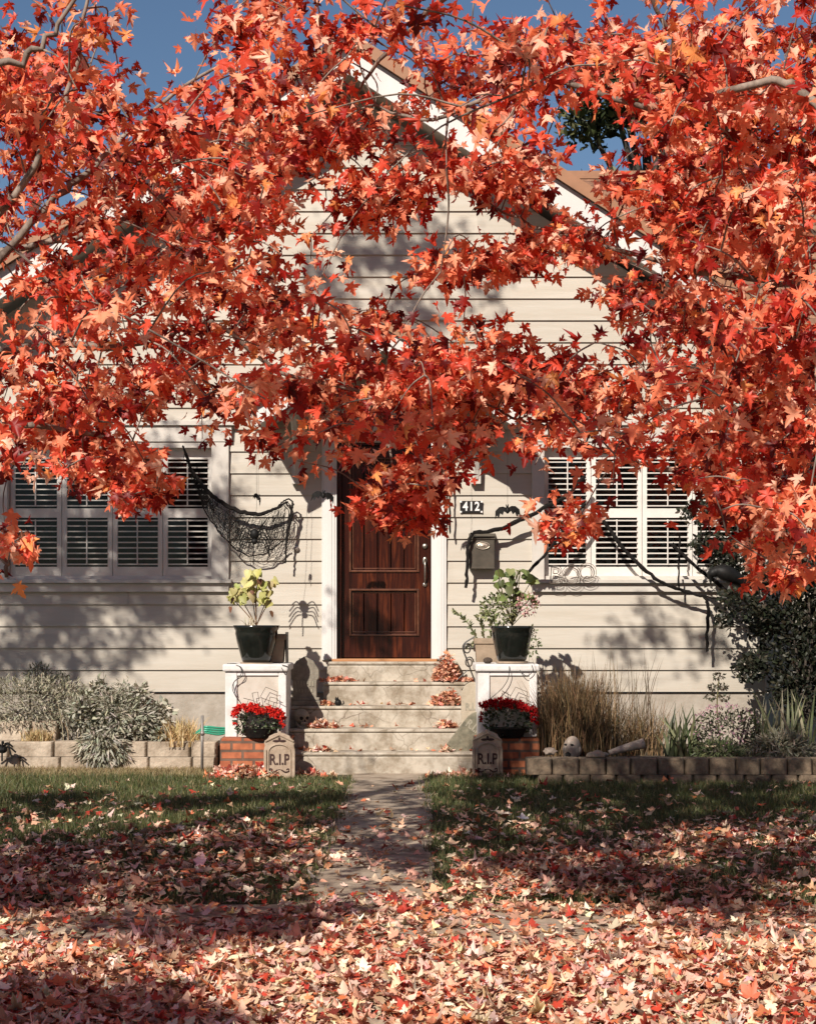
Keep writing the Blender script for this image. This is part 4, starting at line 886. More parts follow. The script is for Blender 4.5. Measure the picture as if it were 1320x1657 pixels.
e = bush('aster_bush', 'mauve-pink flowering aster bush in the right bed', (X(1180, 14.95), 14.98, .42), (.34, .22, .24), 1100, OVAL, .035, [(.04, .045, .025), (.07, .08, .04), (.12, .11, .07)], [3, 3, 1], cat='flowering bush')
cloud('pink_blossom', e, (X(1175, 14.9), 14.95, .50), (.32, .22, .20), 420, OVAL, .03, [(.34, .20, .24), (.45, .29, .30), (.24, .13, .16)], [3, 2, 2], FLOW, sh=.8)
cloud('foliage', e, (X(1165, 14.6), 14.66, .27), (.22, .10, .10), 500, NARROW, .07, [(.07, .09, .04), (.12, .13, .06)], [2, 1], GLEAF)
e = bush('silver_plant', 'pale silvery low plant on the right wall edge', (X(1265, 14.65), 14.7, .31), (.31, .13, .13), 900, NARROW, .075, [(.26, .24, .17), (.18, .165, .11), (.34, .31, .23)], [3, 2, 2], cat='plant', up=.6)
e = empty('sedum', (X(1163, 15.4), 15.4, .2), 'tall stem with a flat dark flower head before the siding', 'flower')
MB().tube(smooth([(X(1168, 15.4), 15.4, .2), (X(1160, 15.4), 15.4, .6), (X(1163, 15.4), 15.4, Z(1096, 15.4))]), .007, 6).build('stem', GST, e)
for (a, b_, r_) in [(1163, 1094, .055), (1154, 1112, .05), (1170, 1112, .04), (1150, 1128, .06), (1172, 1130, .05)]: cloud('flower_head', e, tuple(pt(a, b_, 15.4)), (r_, r_, .025), 60, OVAL, .03, [(.07, .05, .035), (.05, .055, .03)], [1, 1], GLEAF)
dk = [(.012, .015, .009), (.022, .026, .014), (.04, .036, .022), (.06, .05, .035)]
e = empty('climbing_shrub', (X(1290, 15.7), 15.7, .2), 'tall dark leafy shrub climbing the right corner of the house', 'shrub')
P = []; N_ = 0
for (a, b_, r1, r2, n_) in [(1300, 1120, .36, .3, 1300), (1340, 1000, .4, .7, 1500), (1295, 1040, .44, .5, 1700), (1305, 930, .38, .45, 1300), (1235, 1000, .2, .22, 620), (1215, 1080, .16, .16, 420), (1240, 935, .22, .14, 520), (1190, 900, .28, .20, 520), (1150, 880, .22, .12, 300), (1130, 830, .2, .12, 230), (1250, 850, .4, .3, 900), (1320, 780, .4, .45, 1100), (1180, 760, .3, .2, 260),
                           (1200, 660, .25, .3, 240), (1160, 600, .25, .2, 200), (1190, 965, .2, .1, 170), (1175, 1000, .14, .12, 120)]:
    d = randdir(n_); q = np.array(pt(a, b_, 15.95))[None] + d * (rng.random((n_, 1)) ** .4) * np.array([[r1, .30, r2]]); q[:, 1] = np.minimum(q[:, 1], 16.5); P.append(q)
P = np.concatenate(P); N_ = len(P)
leaves('foliage', P, rng.normal(0, 1, (N_, 3)), rng.normal(0, .6, (N_, 3)) + np.array([[0, -.3, .6]]), rng.uniform(.04, .075, N_), pick(dk, [4, 4, 2, 1], N_), GLEAF, e, OVAL, .3)
mb = MB(); r0 = Vector((X(1290, 15.7), 15.8, .15))
for (a, b_) in [(1290, 900), (1250, 960), (1190, 860), (1250, 830), (1330, 780), (1230, 1080), (1240, 700)]:
    q = pt(a, b_, 16.1); mb.tube(smooth([r0, r0.lerp(q, .5) + Vector((.25, -.1, .1)), q], 6), [.016 - .001 * i for i in range(13)], 6)
mb.build('trunk', BARKD, e)
# fallen stone/arm/head decorations
D = 14.78; hc = pt(925, 1213, D); hd = empty('head_prop', (hc.x, D, .2), 'pale screaming severed head prop in the dark garden bed', 'head decoration')
rt = Matrix.Rotation(R(-28), 3, 'Z') @ Matrix.Rotation(R(-20), 3, 'X')
def hf(d):
    k = 1.0
    k += .14 * math.exp(-((d - Vector((0, -1, -.1)).normalized()).length / .16) ** 2)        # nose
    for s_ in (-1, 1): k -= .13 * math.exp(-((d - Vector((s_ * .33, -.9, .15)).normalized()).length / .17) ** 2)
    k += .05 * math.exp(-((d - Vector((0, -.9, .38)).normalized()).length / .3) ** 2)
    k -= .22 * math.exp(-((d - Vector((0, -.85, -.55)).normalized()).length / .2) ** 2)       # open mouth
    return k
MB().blob(hc, (.080, .10, .125), hf, 40, 30, rt).build('face', FLESH, hd, smooth=True)
q = rt @ Vector((0, -.072, -.064)); m2 = MB().blob((hc.x + q.x, hc.y + q.y, hc.z + q.z), (.032, .014, .030), nu=12, nv=8, rot=rt)
m2.build('mouth', DARK, hd, smooth=True)
for s_ in (-1, 1): q = rt @ Vector((s_ * .03, -.085, .02)); MB().blob((hc.x + q.x, hc.y + q.y, hc.z + q.z), (.018, .010, .010), nu=10, nv=6, rot=rt).build('eye', DARK, hd, smooth=True)
for s_ in (-1, 1): q = rt @ Vector((s_ * .08, 0, 0)); MB().blob((hc.x + q.x, hc.y + q.y, hc.z + q.z), (.012, .022, .03), nu=10, nv=8, rot=rt).build('ear', FLESH, hd, smooth=True)
am = MB(); a0, a1 = pt(1042, 1203, D), pt(985, 1219, D - .02)
am.tube(smooth([a0, (a0 + a1) / 2 + Vector((0, 0, .004)), a1]), [.048 - i * .0018 for i in range(13)], 12)
am.blob(tuple(a1 + Vector((-.05, -.01, -.012))), (.05, .03, .02), nu=14, nv=10)
for k, (dx, dz, L) in enumerate([(-.012, .012, .055), (-.004, .006, .07), (.0, -.002, .072), (.0, -.012, .06)]):
    b0 = a1 + Vector((-.085 + k * .006, -.03 + k * .018, dz)); am.tube(smooth([b0, b0 + Vector((-L * .5, -.004, .01)), b0 + Vector((-L, -.006, -.018))], 4), [.011, .011, .0105, .010, .0098, .009, .0085, .008, .006], 7)
b0 = a1 + Vector((-.03, -.03, 0)); am.tube(smooth([b0, b0 + Vector((-.01, -.03, -.004)), b0 + Vector((-.03, -.045, -.014))], 3), .010, 7)
tag(am.build('arm_prop', FLESH, smooth=True, origin=tuple(a1 - Vector((0, 0, .04)))), 'pale severed arm prop lying beside the screaming head', 'arm decoration')
c = pt(890, 1216, 14.75); tag(MB().blob(tuple(c), (.06, .05, .035), lambda d: 1 + .2 * math.sin(6 * d.x + 2) * math.cos(5 * d.z)).build('rock', FLESH, smooth=True, origin=(c.x, c.y, .2)), 'small pale rock on the bed left of the severed head', 'rock')
c = pt(1148, 1208, 14.7); tag(MB().blob(tuple(c), (.10, .04, .014), lambda d: 1 + .1 * math.sin(6 * d.x)).build('rock', ROCK, smooth=True, origin=(c.x, c.y, .2)), 'flat pale stone lying under the pink asters', 'rock')

# ------------------------------------------------ maple trees
SC_PX = 60
GRID = ["7663358999846456899998", "8894258886375799999998", "9985678885488887789999", "9983798874478863158999", "8877986743368875469999",
        "7887988876412523767899", "6788888852131255445899", "3788888764564522555899", "5888888888610002567899", "8888888888666434678899",
        "8988888899999886678899", "9986457899999887788999", "7884221455786446478999", "4433300003881000526999", "2110000001540003111588", "3000000000000000000144"]
def dens(px, py):
    fx = px / 60 - .5; fy = py / 60 - .5
    def g(i, j):
        if j < 0: return float(GRID[0][min(max(i, 0), 21)]) * (.75 if j > -3 else .4)
        if j > 15: return 0.0
        return float(GRID[j][min(max(i, 0), 21)])
    i, j = math.floor(fx), math.floor(fy); u, v = fx - i, fy - j
    return (g(i, j) * (1 - u) * (1 - v) + g(i + 1, j) * u * (1 - v) + g(i, j + 1) * (1 - u) * v + g(i + 1, j + 1) * u * v)
def nz(x, y, s, k=0): return math.sin(x * s * 1.3 + k) * math.cos(y * s * 1.1 - k * 1.7) + .6 * math.sin(x * s * 2.3 - y * s * 1.9 + k * 2.1)
class Tree: pass
def limbs(L): return [[pt(a, b, c) for a, b, c in l] for l in L]
right_limbs = limbs([[(1420, 480, 7.8), (1250, 300, 7.5), (1150, 170, 7.3), (1060, 10, 7.0), (1000, -140, 6.8)], [(1450, 850, 7.4), (1300, 800, 7.4), (1130, 770, 7.7), (1020, 745, 8.0), (900, 700, 8.3), (760, 640, 8.5)],
    [(1430, 500, 8.2), (1260, 455, 8.2), (1150, 445, 8.2), (1000, 405, 8.3), (880, 368, 8.4), (800, 335, 8.5)], [(1450, 700, 9.0), (1320, 650, 9.0), (1200, 590, 9.0), (1080, 600, 9.1), (980, 640, 9.2)],
    [(1400, 250, 6.6), (1300, 145, 6.5), (1230, 135, 6.5), (1050, 170, 6.6), (880, 130, 6.8), (700, 190, 7.0), (600, 170, 7.2)], [(1400, 900, 6.9), (1300, 890, 6.8), (1200, 905, 7.0)], [(1420, 620, 6.4), (1320, 560, 6.2), (1220, 520, 6.2)],
    [(1000, -140, 6.8), (800, -60, 7.2), (650, 60, 7.8), (560, 180, 8.2)]])
left_limbs = limbs([[(-150, 560, 7.0), (0, 415, 7.0), (90, 320, 7.0), (165, 255, 7.1), (280, 150, 7.3), (420, 60, 7.6)], [(-150, 460, 6.6), (40, 290, 6.5), (110, 150, 6.4), (150, -60, 6.3)],
    [(-150, 620, 8.0), (50, 560, 8.0), (220, 560, 8.1), (340, 520, 8.2), (450, 600, 8.4), (600, 650, 8.5), (640, 780, 8.3)], [(-150, 720, 7.4), (60, 690, 7.3), (200, 720, 7.4), (270, 770, 7.5)], [(-120, 160, 6.0), (0, 112, 6.0), (75, 65, 6.0), (140, -30, 6.0)],
    [(-150, 420, 9.0), (120, 385, 9.0), (300, 300, 9.0), (420, 265, 9.0), (560, 300, 9.0)], [(-140, 880, 6.0), (-20, 880, 5.9), (20, 930, 5.8)]])
RT = Vector((3.35, 8.2, 0)); LT = Vector((-3.4, 7.2, 0))
def make_tree(base, lims, sprays, name, label, extra_shadow=()):
    e = empty(name, tuple(base), label, 'maple tree')
    top_ = base + Vector((0, 0, 6.2)); tp = smooth([base - Vector((0, 0, .05)), base + Vector((.05, .02, 1.2)), base + Vector((-.03, 0, 2.8)), base + Vector((.06, .05, 4.4)), top_], 5); nT = len(tp)
    tr_ = MB().tube(tp, [.19 * (1 - i / nT) + .055 if i else .26 for i in range(nT)], 14); tr_.build('trunk', BARK, e, smooth=True)
    bm = MB(); nodes = []
    for l in lims:
        a = l[0]; hz = max(1.3, min(5.8, a.z - .5)) ; s0 = base + Vector((0, 0, hz))
        full = smooth([s0] + l, 6) if (a - s0).length < 5 and (l is not lims[-1] or name == 'maple_tree_x') else smooth(l, 6)
        n_ = len(full); rr_ = [.019 * (1 - i / n_) ** .9 + .0045 for i in range(n_)]
        full = [p + Vector((random.gauss(0, .008), random.gauss(0, .008), random.gauss(0, .008))) for p in full]
        bm.tube(full, rr_, 8); nodes += full
    NP = np.array([list(p) for p in nodes]); NP = np.concatenate([NP, np.array([list(p) for p in tp[8:]])])
    # attach each spray twig to the nearest part of the growing tree
    S_ = np.array([list(s) for s in sprays]); dmin = np.array([np.min(np.linalg.norm(NP - s, axis=1)) for s in S_]); order = np.argsort(dmin)
    cap = len(NP) + 8 * len(S_); buf = np.zeros((cap, 3)); buf[:len(NP)] = NP; dep = np.zeros(cap); cnt = len(NP); trunkxy = np.array([base.x, base.y, base.z + 3.5])
    dirs = np.zeros((len(S_), 3))
    for si in order:
        s = S_[si]; dd = np.linalg.norm(buf[:cnt] - s, axis=1); dt = np.linalg.norm(buf[:cnt] - trunkxy, axis=1)
        k = int(np.argmin(dd + .12 * dt + .05 * dep[:cnt])); a = Vector(buf[k]); b_ = Vector(s)
        L = (b_ - a).length
        if L < .02: dirs[si] = (0, 0, -1); continue
        mid = a.lerp(b_, .5) + Vector((random.gauss(0, .06), random.gauss(0, .06), .10 + random.gauss(0, .05))) * min(L, 1)
        P = smooth([a, mid, b_], 4); th = .0026 + .003 * min(L, 1.2) * (1 if dep[k] < 2 else .5)
        bm.tube(P, [th * (1 - .6 * i / 8) + .0012 for i in range(9)], 5, cap=False)
        for p in P[3:]: buf[cnt] = p; dep[cnt] = dep[k] + 1; cnt += 1
        dirs[si] = list((P[-1] - P[-3]).normalized())
    bm.build('branches', BARK, e, smooth=True)
    return e, S_, dirs
def sprays_for(x0px, x1px, f):
    out = []
    y = -330
    while y < 960:
        x = x0px
        while x < x1px:
            jx, jy = x + random.uniform(0, 60), y + random.uniform(0, 60); d = dens(jx, jy) / 9; d = d ** 1.5 if d < .62 else (d * .97 if d < .85 else d)
            ins = 0 <= jx <= 1320 and jy >= 0
            lai = -math.log(1 - min(d, .965) * .97) if d > .05 else 0
            if not ins: lai *= .45
            # expected leaves in the cell, 7 per spray
            m_ = .5 + .5 * math.tanh(1.3 * nz(jx, jy, .02, 1)); Dm = 6.1 + 2.8 * m_ + random.uniform(-.5, .9)
            if y < 200: Dm = 5.8 + (Dm - 6) * .8
            lai *= .92 * (.62 + .65 * (.5 + .5 * math.tanh(2.2 * nz(jx, jy * 1.5, .055, 7))))
            nleaf = lai * 3600 / (.33 * (.056 * F / Dm) ** 2 * .72)
            q = nleaf / 11 * f; ns = int(q) + (random.random() < q - int(q))
            for _ in range(ns):
                sx_, sy_ = x + random.uniform(0, 60), y + random.uniform(0, 60)
                if random.random() < (dens(sx_, sy_ + 14) / 9) ** 1.4 * 1.5: out.append(pt(sx_, sy_, max(5.3, Dm + random.gauss(0, .45))))
            x += 60
        y += 60
    return out
REDS_ = [(.57, .070, .035), (.72, .20, .10), (.29, .016, .010), (.78, .33, .19), (.78, .46, .33), (.12, .008, .007), (.76, .30, .10)]  # pale peach entries paint sunlit highlights into the leaf colours
def maple_leaves(e, S_, dirs, per=11):
    n = len(S_); N = n * per; idx = np.repeat(np.arange(n), per); c = S_[idx]; dv = dirs[idx]
    tpos = rng.random((N, 1)); off = rng.normal(0, 1, (N, 3)) * np.array([[.062, .062, .026]]); pos = c - dv * tpos * .14 + off
    od = unit(off + dv * .03); tip = od * .55 + rng.normal(0, .35, (N, 3)) + np.array([[0, 0, -.85]])
    nor = np.array(tosun)[None] * .75 + np.array([[0, -.1, .25]]) + rng.normal(0, .5, (N, 3))
    tone = (rng.normal(0, .8, n) + np.array([1.1 * nz(p[0] * 100, p[2] * 100 + p[1] * 60, .03, 5) for p in S_]))[idx]; w = np.array([3.4, 3.6, 2.2, 3.0, 2.2, 1.4, .8]); ci = rng.choice(7, N, p=w / w.sum())
    bright = np.array([0, 3, 3, 4, 1, 1, 6]); dark_ = np.array([2, 0, 5, 0, 1, 5, 1]); u = rng.random(N)
    ci = np.where((tone > .6) & (u < .6), bright[ci], np.where((tone < -.5) & (u < .65), dark_[ci], ci))
    col = np.array(REDS_)[ci] * (1 + rng.normal(0, .12, (N, 1)))
    leaves('crown', pos, tip, nor, rng.uniform(.032, .072, N), np.clip(col, .003, .9), MLEAF, e, MAPLE, .5, petiole=.55)
# off-frame leaf clumps added to cast shade, merged into the left tree's crown
def clump(c, r, n): return [Vector((c[0] + random.gauss(0, r), c[1] + random.gauss(0, r), c[2] + random.gauss(0, r * .7))) for _ in range(n)]
def sunback(x, y, z, t): p = Vector((x, y, z)); return p + tosun * t
shade = []
for (wx, wz, n_, r_) in [(-4.0, 1.9, 45, .30), (-3.6, 2.6, 45, .35), (-2.9, 1.9, 22, .28), (-3.3, 1.35, 16, .25), (-2.6, 2.4, 20, .3), (-3.7, 1.1, 10, .2), (-2.5, 1.45, 10, .18), (-4.2, 3.0, 40, .4), (-2.3, 1.75, 7, .12)]:
    shade += clump(sunback(wx, 16.6, wz, 8.3), r_, n_)
for (wx, wz, n_, r_) in [(-.05, 5.3, 30, .18), (.15, 4.7, 26, .15), (.35, 5.45, 26, .17), (-.5, 5.35, 26, .16), (.2, 4.35, 14, .11), (-.8, 5.0, 20, .18), (.75, 4.95, 10, .1)]: shade += clump(sunback(wx, 16.6, wz, 8.5), r_, n_)
for (wx, wy, wz, t, n_, r_) in [(-3.9, 16.6, 2.4, 8, 60, .4), (-3.0, 16.6, 2.7, 8, 50, .4), (-2.2, 16.6, 2.9, 8, 16, .25), (-3.2, 16.6, 1.9, 8.6, 60, .32), (-2.3, 16.6, 2.35, 8.3, 36, .25), (-3.7, 16.6, 1.5, 8.6, 40, .25), (-2.7, 16.6, 2.2, 8.6, 40, .26), (-4.2, 16.6, 1.2, 8.3, 40, .3), (-2.7, 16.6, 1.75, 8.2, 16, .2), (-.42, 16.6, 1.55, 8.3, 12, .10),
       (2.6, 16.6, 1.5, 9, 7, .14), (3.1, 16.6, 1.25, 9, 8, .14), (2.2, 16.6, 1.2, 9, 5, .12), (1.0, 15.2, .3, 9.6, 30, .18), (1.6, 15, .5, 9.6, 12, .2), (2.3, 14.6, .2, 9.6, 34, .26), (3.2, 14.6, .3, 9.6, 34, .26), (3.9, 14.8, .8, 9.6, 40, .4), (1.5, 14.0, 0, 9.4, 36, .25), (2.7, 13.7, 0, 9.4, 30, .25), (.9, 13.2, 0, 9, 26, .2),
       (-1.0, 13.2, 0, 8.4, 26, .2), (-1.9, 12.6, 0, 8.2, 30, .25), (-2.9, 12.2, 0, 8, 30, .25), (-2.2, 10.4, 0, 7, 80, .35), (-1.2, 9.9, 0, 7, 70, .3), (-2.0, 8.9, 0, 6.6, 90, .3), (-2.2, 8.4, 0, 6.4, 50, .2), (-1.0, 8.7, 0, 6.6, 50, .22), (-.75, 7.7, 0, 6.6, 60, .2), (-1.3, 7.9, 0, 6.5, 30, .2), (-.5, 11.6, 0, 7.6, 30, .2), (-1.6, 13.0, 0, 8.2, 50, .2), (-2.9, 13.2, 0, 8.2, 40, .2), (1.15, 9.0, 0, 7.2, 60, .2), (1.6, 8.7, 0, 7.2, 50, .2), (2.3, 9.4, 0, 7.4, 46, .25), (2.0, 13.9, 0, 9.4, 50, .25), (3.2, 13.9, 0, 9.4, 40, .25), (.75, 14.6, .2, 9.6, 36, .16), (.95, 15.2, .5, 9.6, 26, .12), (1.9, 14.5, .3, 9.6, 40, .2), (.6, 9.4, 0, 7.2, 26, .2), (1.7, 8.1, 0, 7, 22, .2)]:
    shade += clump(sunback(wx, wy, wz, t), r_ * 1.05, int(n_ * 1.7))
for (gx, gy, n_, r_) in [(-1.15, 5.85, 90, .16), (-1.5, 6.05, 90, .2), (-.85, 5.7, 50, .10), (-1.25, 5.45, 80, .16)]: shade += clump(sunback(gx, gy, 0, 4.4), r_, n_)
FEAT = [(1090, 330, 60, 40, 8.0, 40), (1030, 300, 60, 24, 8.2, 26), (1120, 400, 40, 30, 8.0, 22), (600, 335, 70, 40, 7.9, 42), (640, 320, 30, 25, 7.9, 14), (500, 230, 90, 32, 8.2, 60), (420, 300, 60, 50, 8.4, 45), (760, 285, 80, 26, 8.0, 34), (830, 300, 40, 25, 8.0, 14), (790, 428, 85, 22, 8.0, 40), (700, 445, 28, 14, 7.8, 10), (850, 400, 35, 14, 8.0, 10), (610, 820, 26, 26, 7.6, 24), (650, 800, 50, 45, 7.8, 48), (655, 850, 26, 12, 7.8, 10),
        (678, 775, 18, 30, 7.9, 14), (220, 790, 55, 28, 7.2, 30), (150, 760, 60, 40, 7.4, 30), (20, 900, 22, 40, 6.0, 9), (45, 893, 6, 6, 6.0, 1), (1280, 930, 45, 25, 6.6, 16), (1180, 780, 60, 60, 6.8, 30), (930, 850, 34, 26, 7.6, 16), (960, 400, 70, 30, 8.6, 20), (1000, 480, 50, 40, 8.6, 22), (690, 600, 60, 40, 8.0, 50), (820, 590, 90, 30, 8.2, 56), (900, 620, 50, 35, 8.2, 36)]
feat_l = [pt(a + random.gauss(0, rx * .55), b + random.gauss(0, ry * .55), D + random.gauss(0, .25)) for a, b, rx, ry, D, n in FEAT for _ in range(int(n * .6)) if a < 480]
feat_r = [pt(a + random.gauss(0, rx * .55), b + random.gauss(0, ry * .55), D + random.gauss(0, .25)) for a, b, rx, ry, D, n in FEAT for _ in range(int(n * .6)) if a >= 480]
def unseen_shade_crown(e, boxes):  # unseen leaf mass added out of view to block sky light
    P = []
    for x0, x1, y0, y1, z0, z1, n in boxes:
        for _ in range(n // 120): P.append(np.array([[random.uniform(x0, x1), random.uniform(y0, y1), random.uniform(z0, z1)]]) + rng.normal(0, 1, (120, 3)) * np.array([[.45, .45, .25]]))
    P = np.concatenate(P); N = len(P)
    leaves('unseen_shade_crown', P, rng.normal(0, .6, (N, 3)) + np.array([[0, 0, -.6]]), np.array(tosun)[None] * .5 + np.array([[0, 0, .5]]) + rng.normal(0, .4, (N, 3)), rng.uniform(.11, .19, N), pick(REDS_, w_all, N), MLEAF, e, MAPLE2, .4)
w_all = [3.4, 3.6, 2.2, 3.0, 2.2, 1.4, .8]
SL_ = sprays_for(-240, 480, 1.0) + shade + feat_l; SR_ = sprays_for(480, 1560, 1.0) + feat_r
def clear(p): px_, py_ = 660 + p.x * F / max(p.y, .1), HOR - (p.z - CH) * F / max(p.y, .1); return not (700 < px_ < 802 and 778 < py_ < 880)
SR_ = [p for p in SR_ if clear(p)]
et, a, b = make_tree(LT, left_limbs, SL_, 'maple_tree', 'red-leaved maple reaching in from the left of the photo'); maple_leaves(et, a, b); unseen_shade_crown(et, [(-11, -8.6, -2, 10, 4.5, 9.5, 7000)])
et, a, b = make_tree(RT, right_limbs, SR_, 'maple_tree', 'scarlet maple whose branches cross in from the right and over the door'); maple_leaves(et, a, b); unseen_shade_crown(et, [(.9, 7.5, -3.5, 9, 6.4, 10, 14000), (4.2, 7.5, -3, 12, 3, 6.4, 6500)])
print('sprays', len(SL_), len(SR_))

# ------------------------------------------------ trees behind the house
def back_tree(x, y, h, r, label, cols, n):
    e = empty('background_tree', (x, y, 0), label, 'tree')
    tb = MB().tube(smooth([(x, y, -.1), (x + .1, y, h * .4), (x - .1, y, h * .9)], 5), [.35 - .028 * i for i in range(11)], 10)
    P = []
    for k in range(34):
        a = random.random() * 6.28; rr_ = r * random.uniform(.2, 1); zz = h * random.uniform(.42, 1.0); rr_ *= math.sqrt(max(.08, 1 - ((zz / h - .65) / .4) ** 2))
        c = Vector((x + rr_ * math.cos(a), y + rr_ * math.sin(a), zz)); tb.tube(smooth([(x, y, zz * .75), (c + Vector((x, y, zz * .75))) / 2 + Vector((0, 0, .2)), c], 3), [.09, .08, .07, .06, .05, .04, .03], 5)
        d = randdir(n // 34); P.append(np.array(c)[None] + d * (rng.random((len(d), 1)) ** .5) * np.array([[1, 1, .75]]) * random.uniform(.5, 1.0))
    tb.build('trunk', BARKD, e); P = np.concatenate(P); N = len(P)
    leaves('crown', P, rng.normal(0, 1, (N, 3)), rng.normal(0, .7, (N, 3)) + np.array([[0, 0, .5]]), rng.uniform(.12, .22, N), pick(cols, [3, 3, 1], N), GLEAF, e, OVAL, .3)
gd = [(.025, .032, .012), (.05, .058, .022), (.15, .14, .06)]
back_tree(4.1, 27, 10.6, 2.3, 'dark green tree behind the roof right of the gable', gd, 9000)
back_tree(8.6, 28, 12.5, 3.0, 'tall olive green tree behind the house at the top right corner', gd, 9000)

# ------------------------------------------------ fallen leaves
FALL = [(.68, .47, .34), (.62, .34, .23), (.56, .17, .08), (.40, .05, .03), (.72, .58, .44), (.33, .20, .12), (.56, .32, .20), (.15, .028, .018)]
FW = [5, 4, 2.6, 2, 3.5, 1.2, 2.2, 1.2]
def lawnfn(n, x, y):
    return np.array([.5 + .5 * math.tanh(1.6 * nz(a, b, n, 3)) for a, b in zip(x, y)])
xs, ys = [], []
def scat(n, x0, x1, y0, y1): return rng.uniform(x0, x1, n), rng.uniform(y0, y1, n)
K = 145000; x, y = scat(K, -3.6, 3.6, 4.6, 14.3)
g = lawnfn(1.5, x, y); g2 = lawnfn(4.0, x, y)
d = np.interp(y, [4.6, 7.0, 7.35, 7.7, 8.2, 8.6, 9.6, 10.6, 11.6, 12.8, 14.3], [1, 1, .55, .30, .42, .46, .42, .25, .07, .02, .008])
edge = ((y > 7.2) & (y < 8.3)); d = np.where(edge, d * (.3 + 1.1 * g), d); d = np.where(y > 8.3, d * (.25 + 1.1 * g * (.5 + .5 * g2)), d)
onpath = (x > X(507, 9.3)) & (x < X(735, 9.3)) & (y > 8.6); d = np.where(onpath, d * .24 + .010, d)
keep = rng.random(K) < d; x, y = x[keep], y[keep]; N = len(x)
wide = np.abs(x) < (.27 * y + 1.1); x, y = x[wide], y[wide]; N = len(x)
lawn = (y > 8.35) & ~((x > X(507, 9.3)) & (x < X(735, 9.3)))
z = np.where(y < 7.1, rng.uniform(.01, .07, N), np.where(lawn, rng.uniform(.03, .075, N), rng.uniform(.016, .035, N)))
def fallen(name, P, label, size=(.034, .074), tilt=.26, cols=FALL, w=FW, parent=None, shape=MAPLEW, kind='stuff', cat='fallen leaves'):
    N = len(P); nor = np.array([[0, 0, 1]]) + rng.normal(0, tilt, (N, 3)); nor[:, 2] *= np.where(rng.random(N) < .5, 1, -1)
    a = rng.random(N) * 6.283; tip = np.stack([np.cos(a), np.sin(a), rng.normal(0, .2, N)], 1)
    o = leaves(name, P, tip, nor, rng.uniform(size[0], size[1], N) * rng.choice([.6, .8, 1.0], N), pick(cols, w, N, .2), DLEAF, parent, shape, .42, petiole=.3)
    if not parent: tag(o, label, cat, kind=kind)
    return o
fallen('fallen_leaves', np.stack([x, y, z], 1), 'carpet of fallen pale pink and red maple leaves over pavement and lawn'); print('fallen', N)
def pile(cx, cy, z0, rx, ry, h, n, label, size=(.05, .085), cols=FALL, w=FW):
    r = np.sqrt(rng.random(n)); a = rng.random(n) * 6.283; px_ = r * np.cos(a); py_ = r * np.sin(a)
    lump = .75 + .35 * np.sin(px_ * 5 + cx * 9) * np.cos(py_ * 4 + n); zz = z0 + .01 + h * (1 - r ** 2.4) * lump * rng.random(n) ** .4
    fallen('leaf_pile', np.stack([cx + px_ * rx, cy + py_ * ry, zz], 1), label, size, .6, cols, w, cat='leaf pile')
PK = [(.62, .33, .22), (.68, .42, .30), (.52, .22, .13), (.42, .15, .09)]
pile(X(400, 14.95), 15.0, 0, .38, .22, .14, 420, 'heap of pinkish fallen leaves against the left brick plinth')
pile(X(470, 15.1), 15.2, 0, .42, .12, .045, 120, 'scattered fallen leaves along the foot of the left steps')
pile(X(760, 15.0), 15.0, 0, .42, .16, .06, 330, 'low heap of red and pink leaves before the right tombstone')
pile(X(722, 16.3), 16.3, .855, .14, .10, .30, 520, 'tall pile of salmon leaves on the landing right of the door', (.035, .06), PK, [3, 3, 2, 2])
pile(X(722, 16.03), 16.05, .628, .17, .09, .17, 380, 'pale leaf heap on the third step below the tall pile', (.035, .06), PK, [3, 3, 2, 2])
pile(X(745, 16.3), 16.3, .853, .26, .07, .03, 90, 'thin drift of orange leaves along the right of the landing', (.035, .06), PK, [3, 3, 2, 2])
pile(X(545, 16.3), 16.28, .853, .18, .05, .04, 90, 'thin drift of leaves along the left of the landing', (.035, .06), PK, [3, 3, 2, 2])
pile(X(525, 16.03), 16.02, .626, .10, .05, .05, 60, 'small leaf drift beside the cat figurine', (.035, .06), PK, [3, 3, 2, 2])
pile(X(522, 15.75), 15.74, .42, .16, .05, .06, 60, 'small heap of leaves on the second step near the skull', (.05, .08))
pile(X(520, 15.45), 15.47, .214, .16, .05, .04, 40, 'few leaves on the lowest step, left side', (.05, .08))
pile(X(722, 15.75), 15.76, .42, .10, .05, .07, 45, 'few dark red leaves on the second step beside the toppled tombstone', (.05, .08))
pile(X(722, 15.42), 15.42, .214, .06, .04, .05, 22, 'few leaves at the foot of the toppled tombstone', (.05, .08))

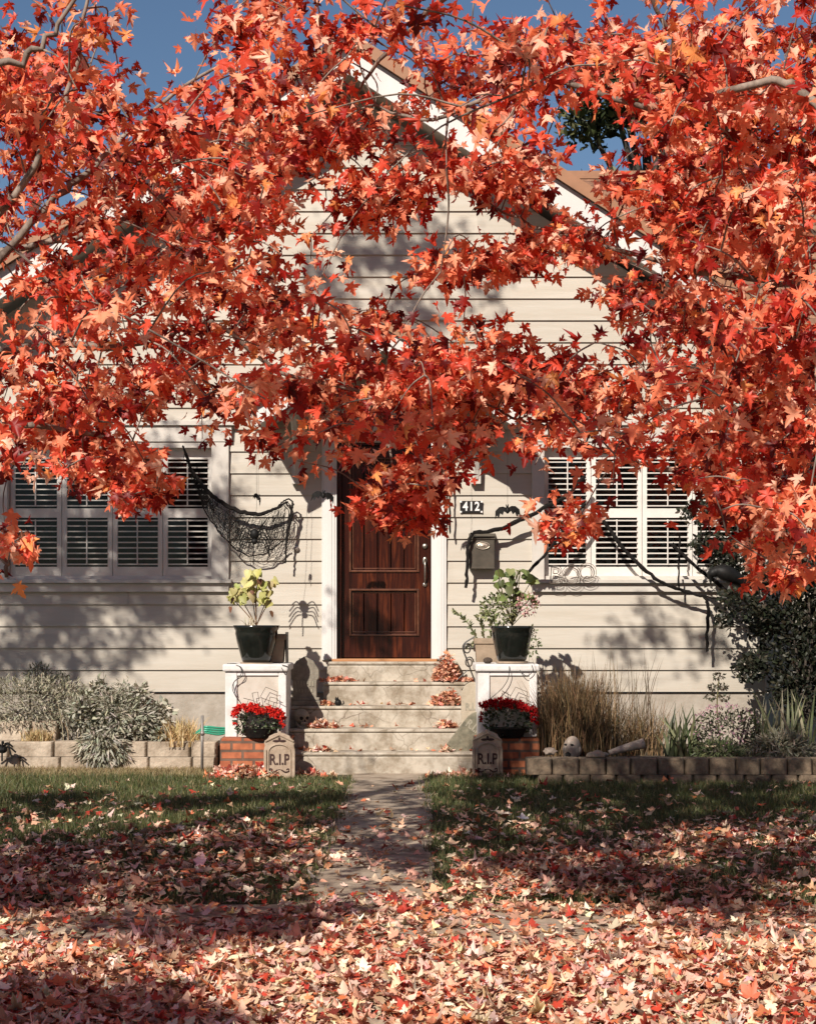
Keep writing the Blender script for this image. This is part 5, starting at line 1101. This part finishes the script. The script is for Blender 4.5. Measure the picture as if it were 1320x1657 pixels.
P = []
for (yb, z, xa, xb, n_) in [(15.60, .214, 485, 765, 26), (15.88, .419, 500, 765, 34), (16.15, .626, 520, 765, 34), (16.40, .853, 530, 765, 30)]:
    for _ in range(n_):
        u = random.random(); u = u ** 2 * .5 if random.random() < .5 else 1 - u ** 2 * .5
        P.append((X(xa + (xb - xa) * u, yb), yb - abs(random.gauss(0, .06)) - .02, z + .012))
fallen('fallen_leaves', np.array(P), 'loose curled leaves drifted along the backs of the concrete step treads', (.035, .065), .4, PK + [(.42, .08, .04)], [3, 3, 2, 2, 1])
# ------------------------------------------------ grass
K = 230000; x, y = scat(K, -4.6, 4.6, 8.35, 15.75)
cr_ = .05 * np.sin(y * 9) * np.sin(y * 3.7 + 1) + .03 * rng.normal(0, 1, K)
ok = (np.abs(x) < .27 * y + .9) & ~((x > X(505, 9.3) + .03 + cr_) & (x < X(735, 9.3) - .10 + cr_)) & ~((x > 1.15) & (y > 14.42)) & ~((x > X(350, 15) - .02) & (y > 15.05) & (x < 1.3))
gg = lawnfn(.9, x, y); ok &= rng.random(K) < (.72 + .4 * gg)
x, y, gg = x[ok], y[ok], gg[ok]; N = len(x)
dry = ((y > 15.0) & (x < -.5)) | (rng.random(N) < .12)
col = pick([(.085, .105, .035), (.12, .135, .05), (.055, .07, .025), (.16, .155, .07)], [4, 3, 3, 1.3], N, .18); col[dry] = pick([(.34, .27, .14), (.22, .18, .09)], [1, 1], int(dry.sum()))
g_ = blades('grass', np.stack([x, y, np.zeros(N)], 1), rng.uniform(.035, .085, N) * (.8 + .4 * gg), rng.normal(0, .026, (N, 2)), .0032, col, GLEAF, segs=2)
tag(g_, 'short green lawn grass on both sides of the path', 'grass', kind='stuff'); print('grass', N)
# straw litter at the foot of the left wall
n = 2600; b = np.stack([rng.uniform(-4.3, X(345, 15.6), n), rng.uniform(15.45, 15.72, n), rng.uniform(0, .03, n)], 1)
tag(blades('straw_litter', b, rng.uniform(.01, .05, n), rng.normal(0, .09, (n, 2)), .003, pick([(.42, .32, .18), (.30, .22, .12)], [1, 1], n), DLEAF, segs=2), 'dry straw litter along the left block wall', 'straw', kind='stuff')
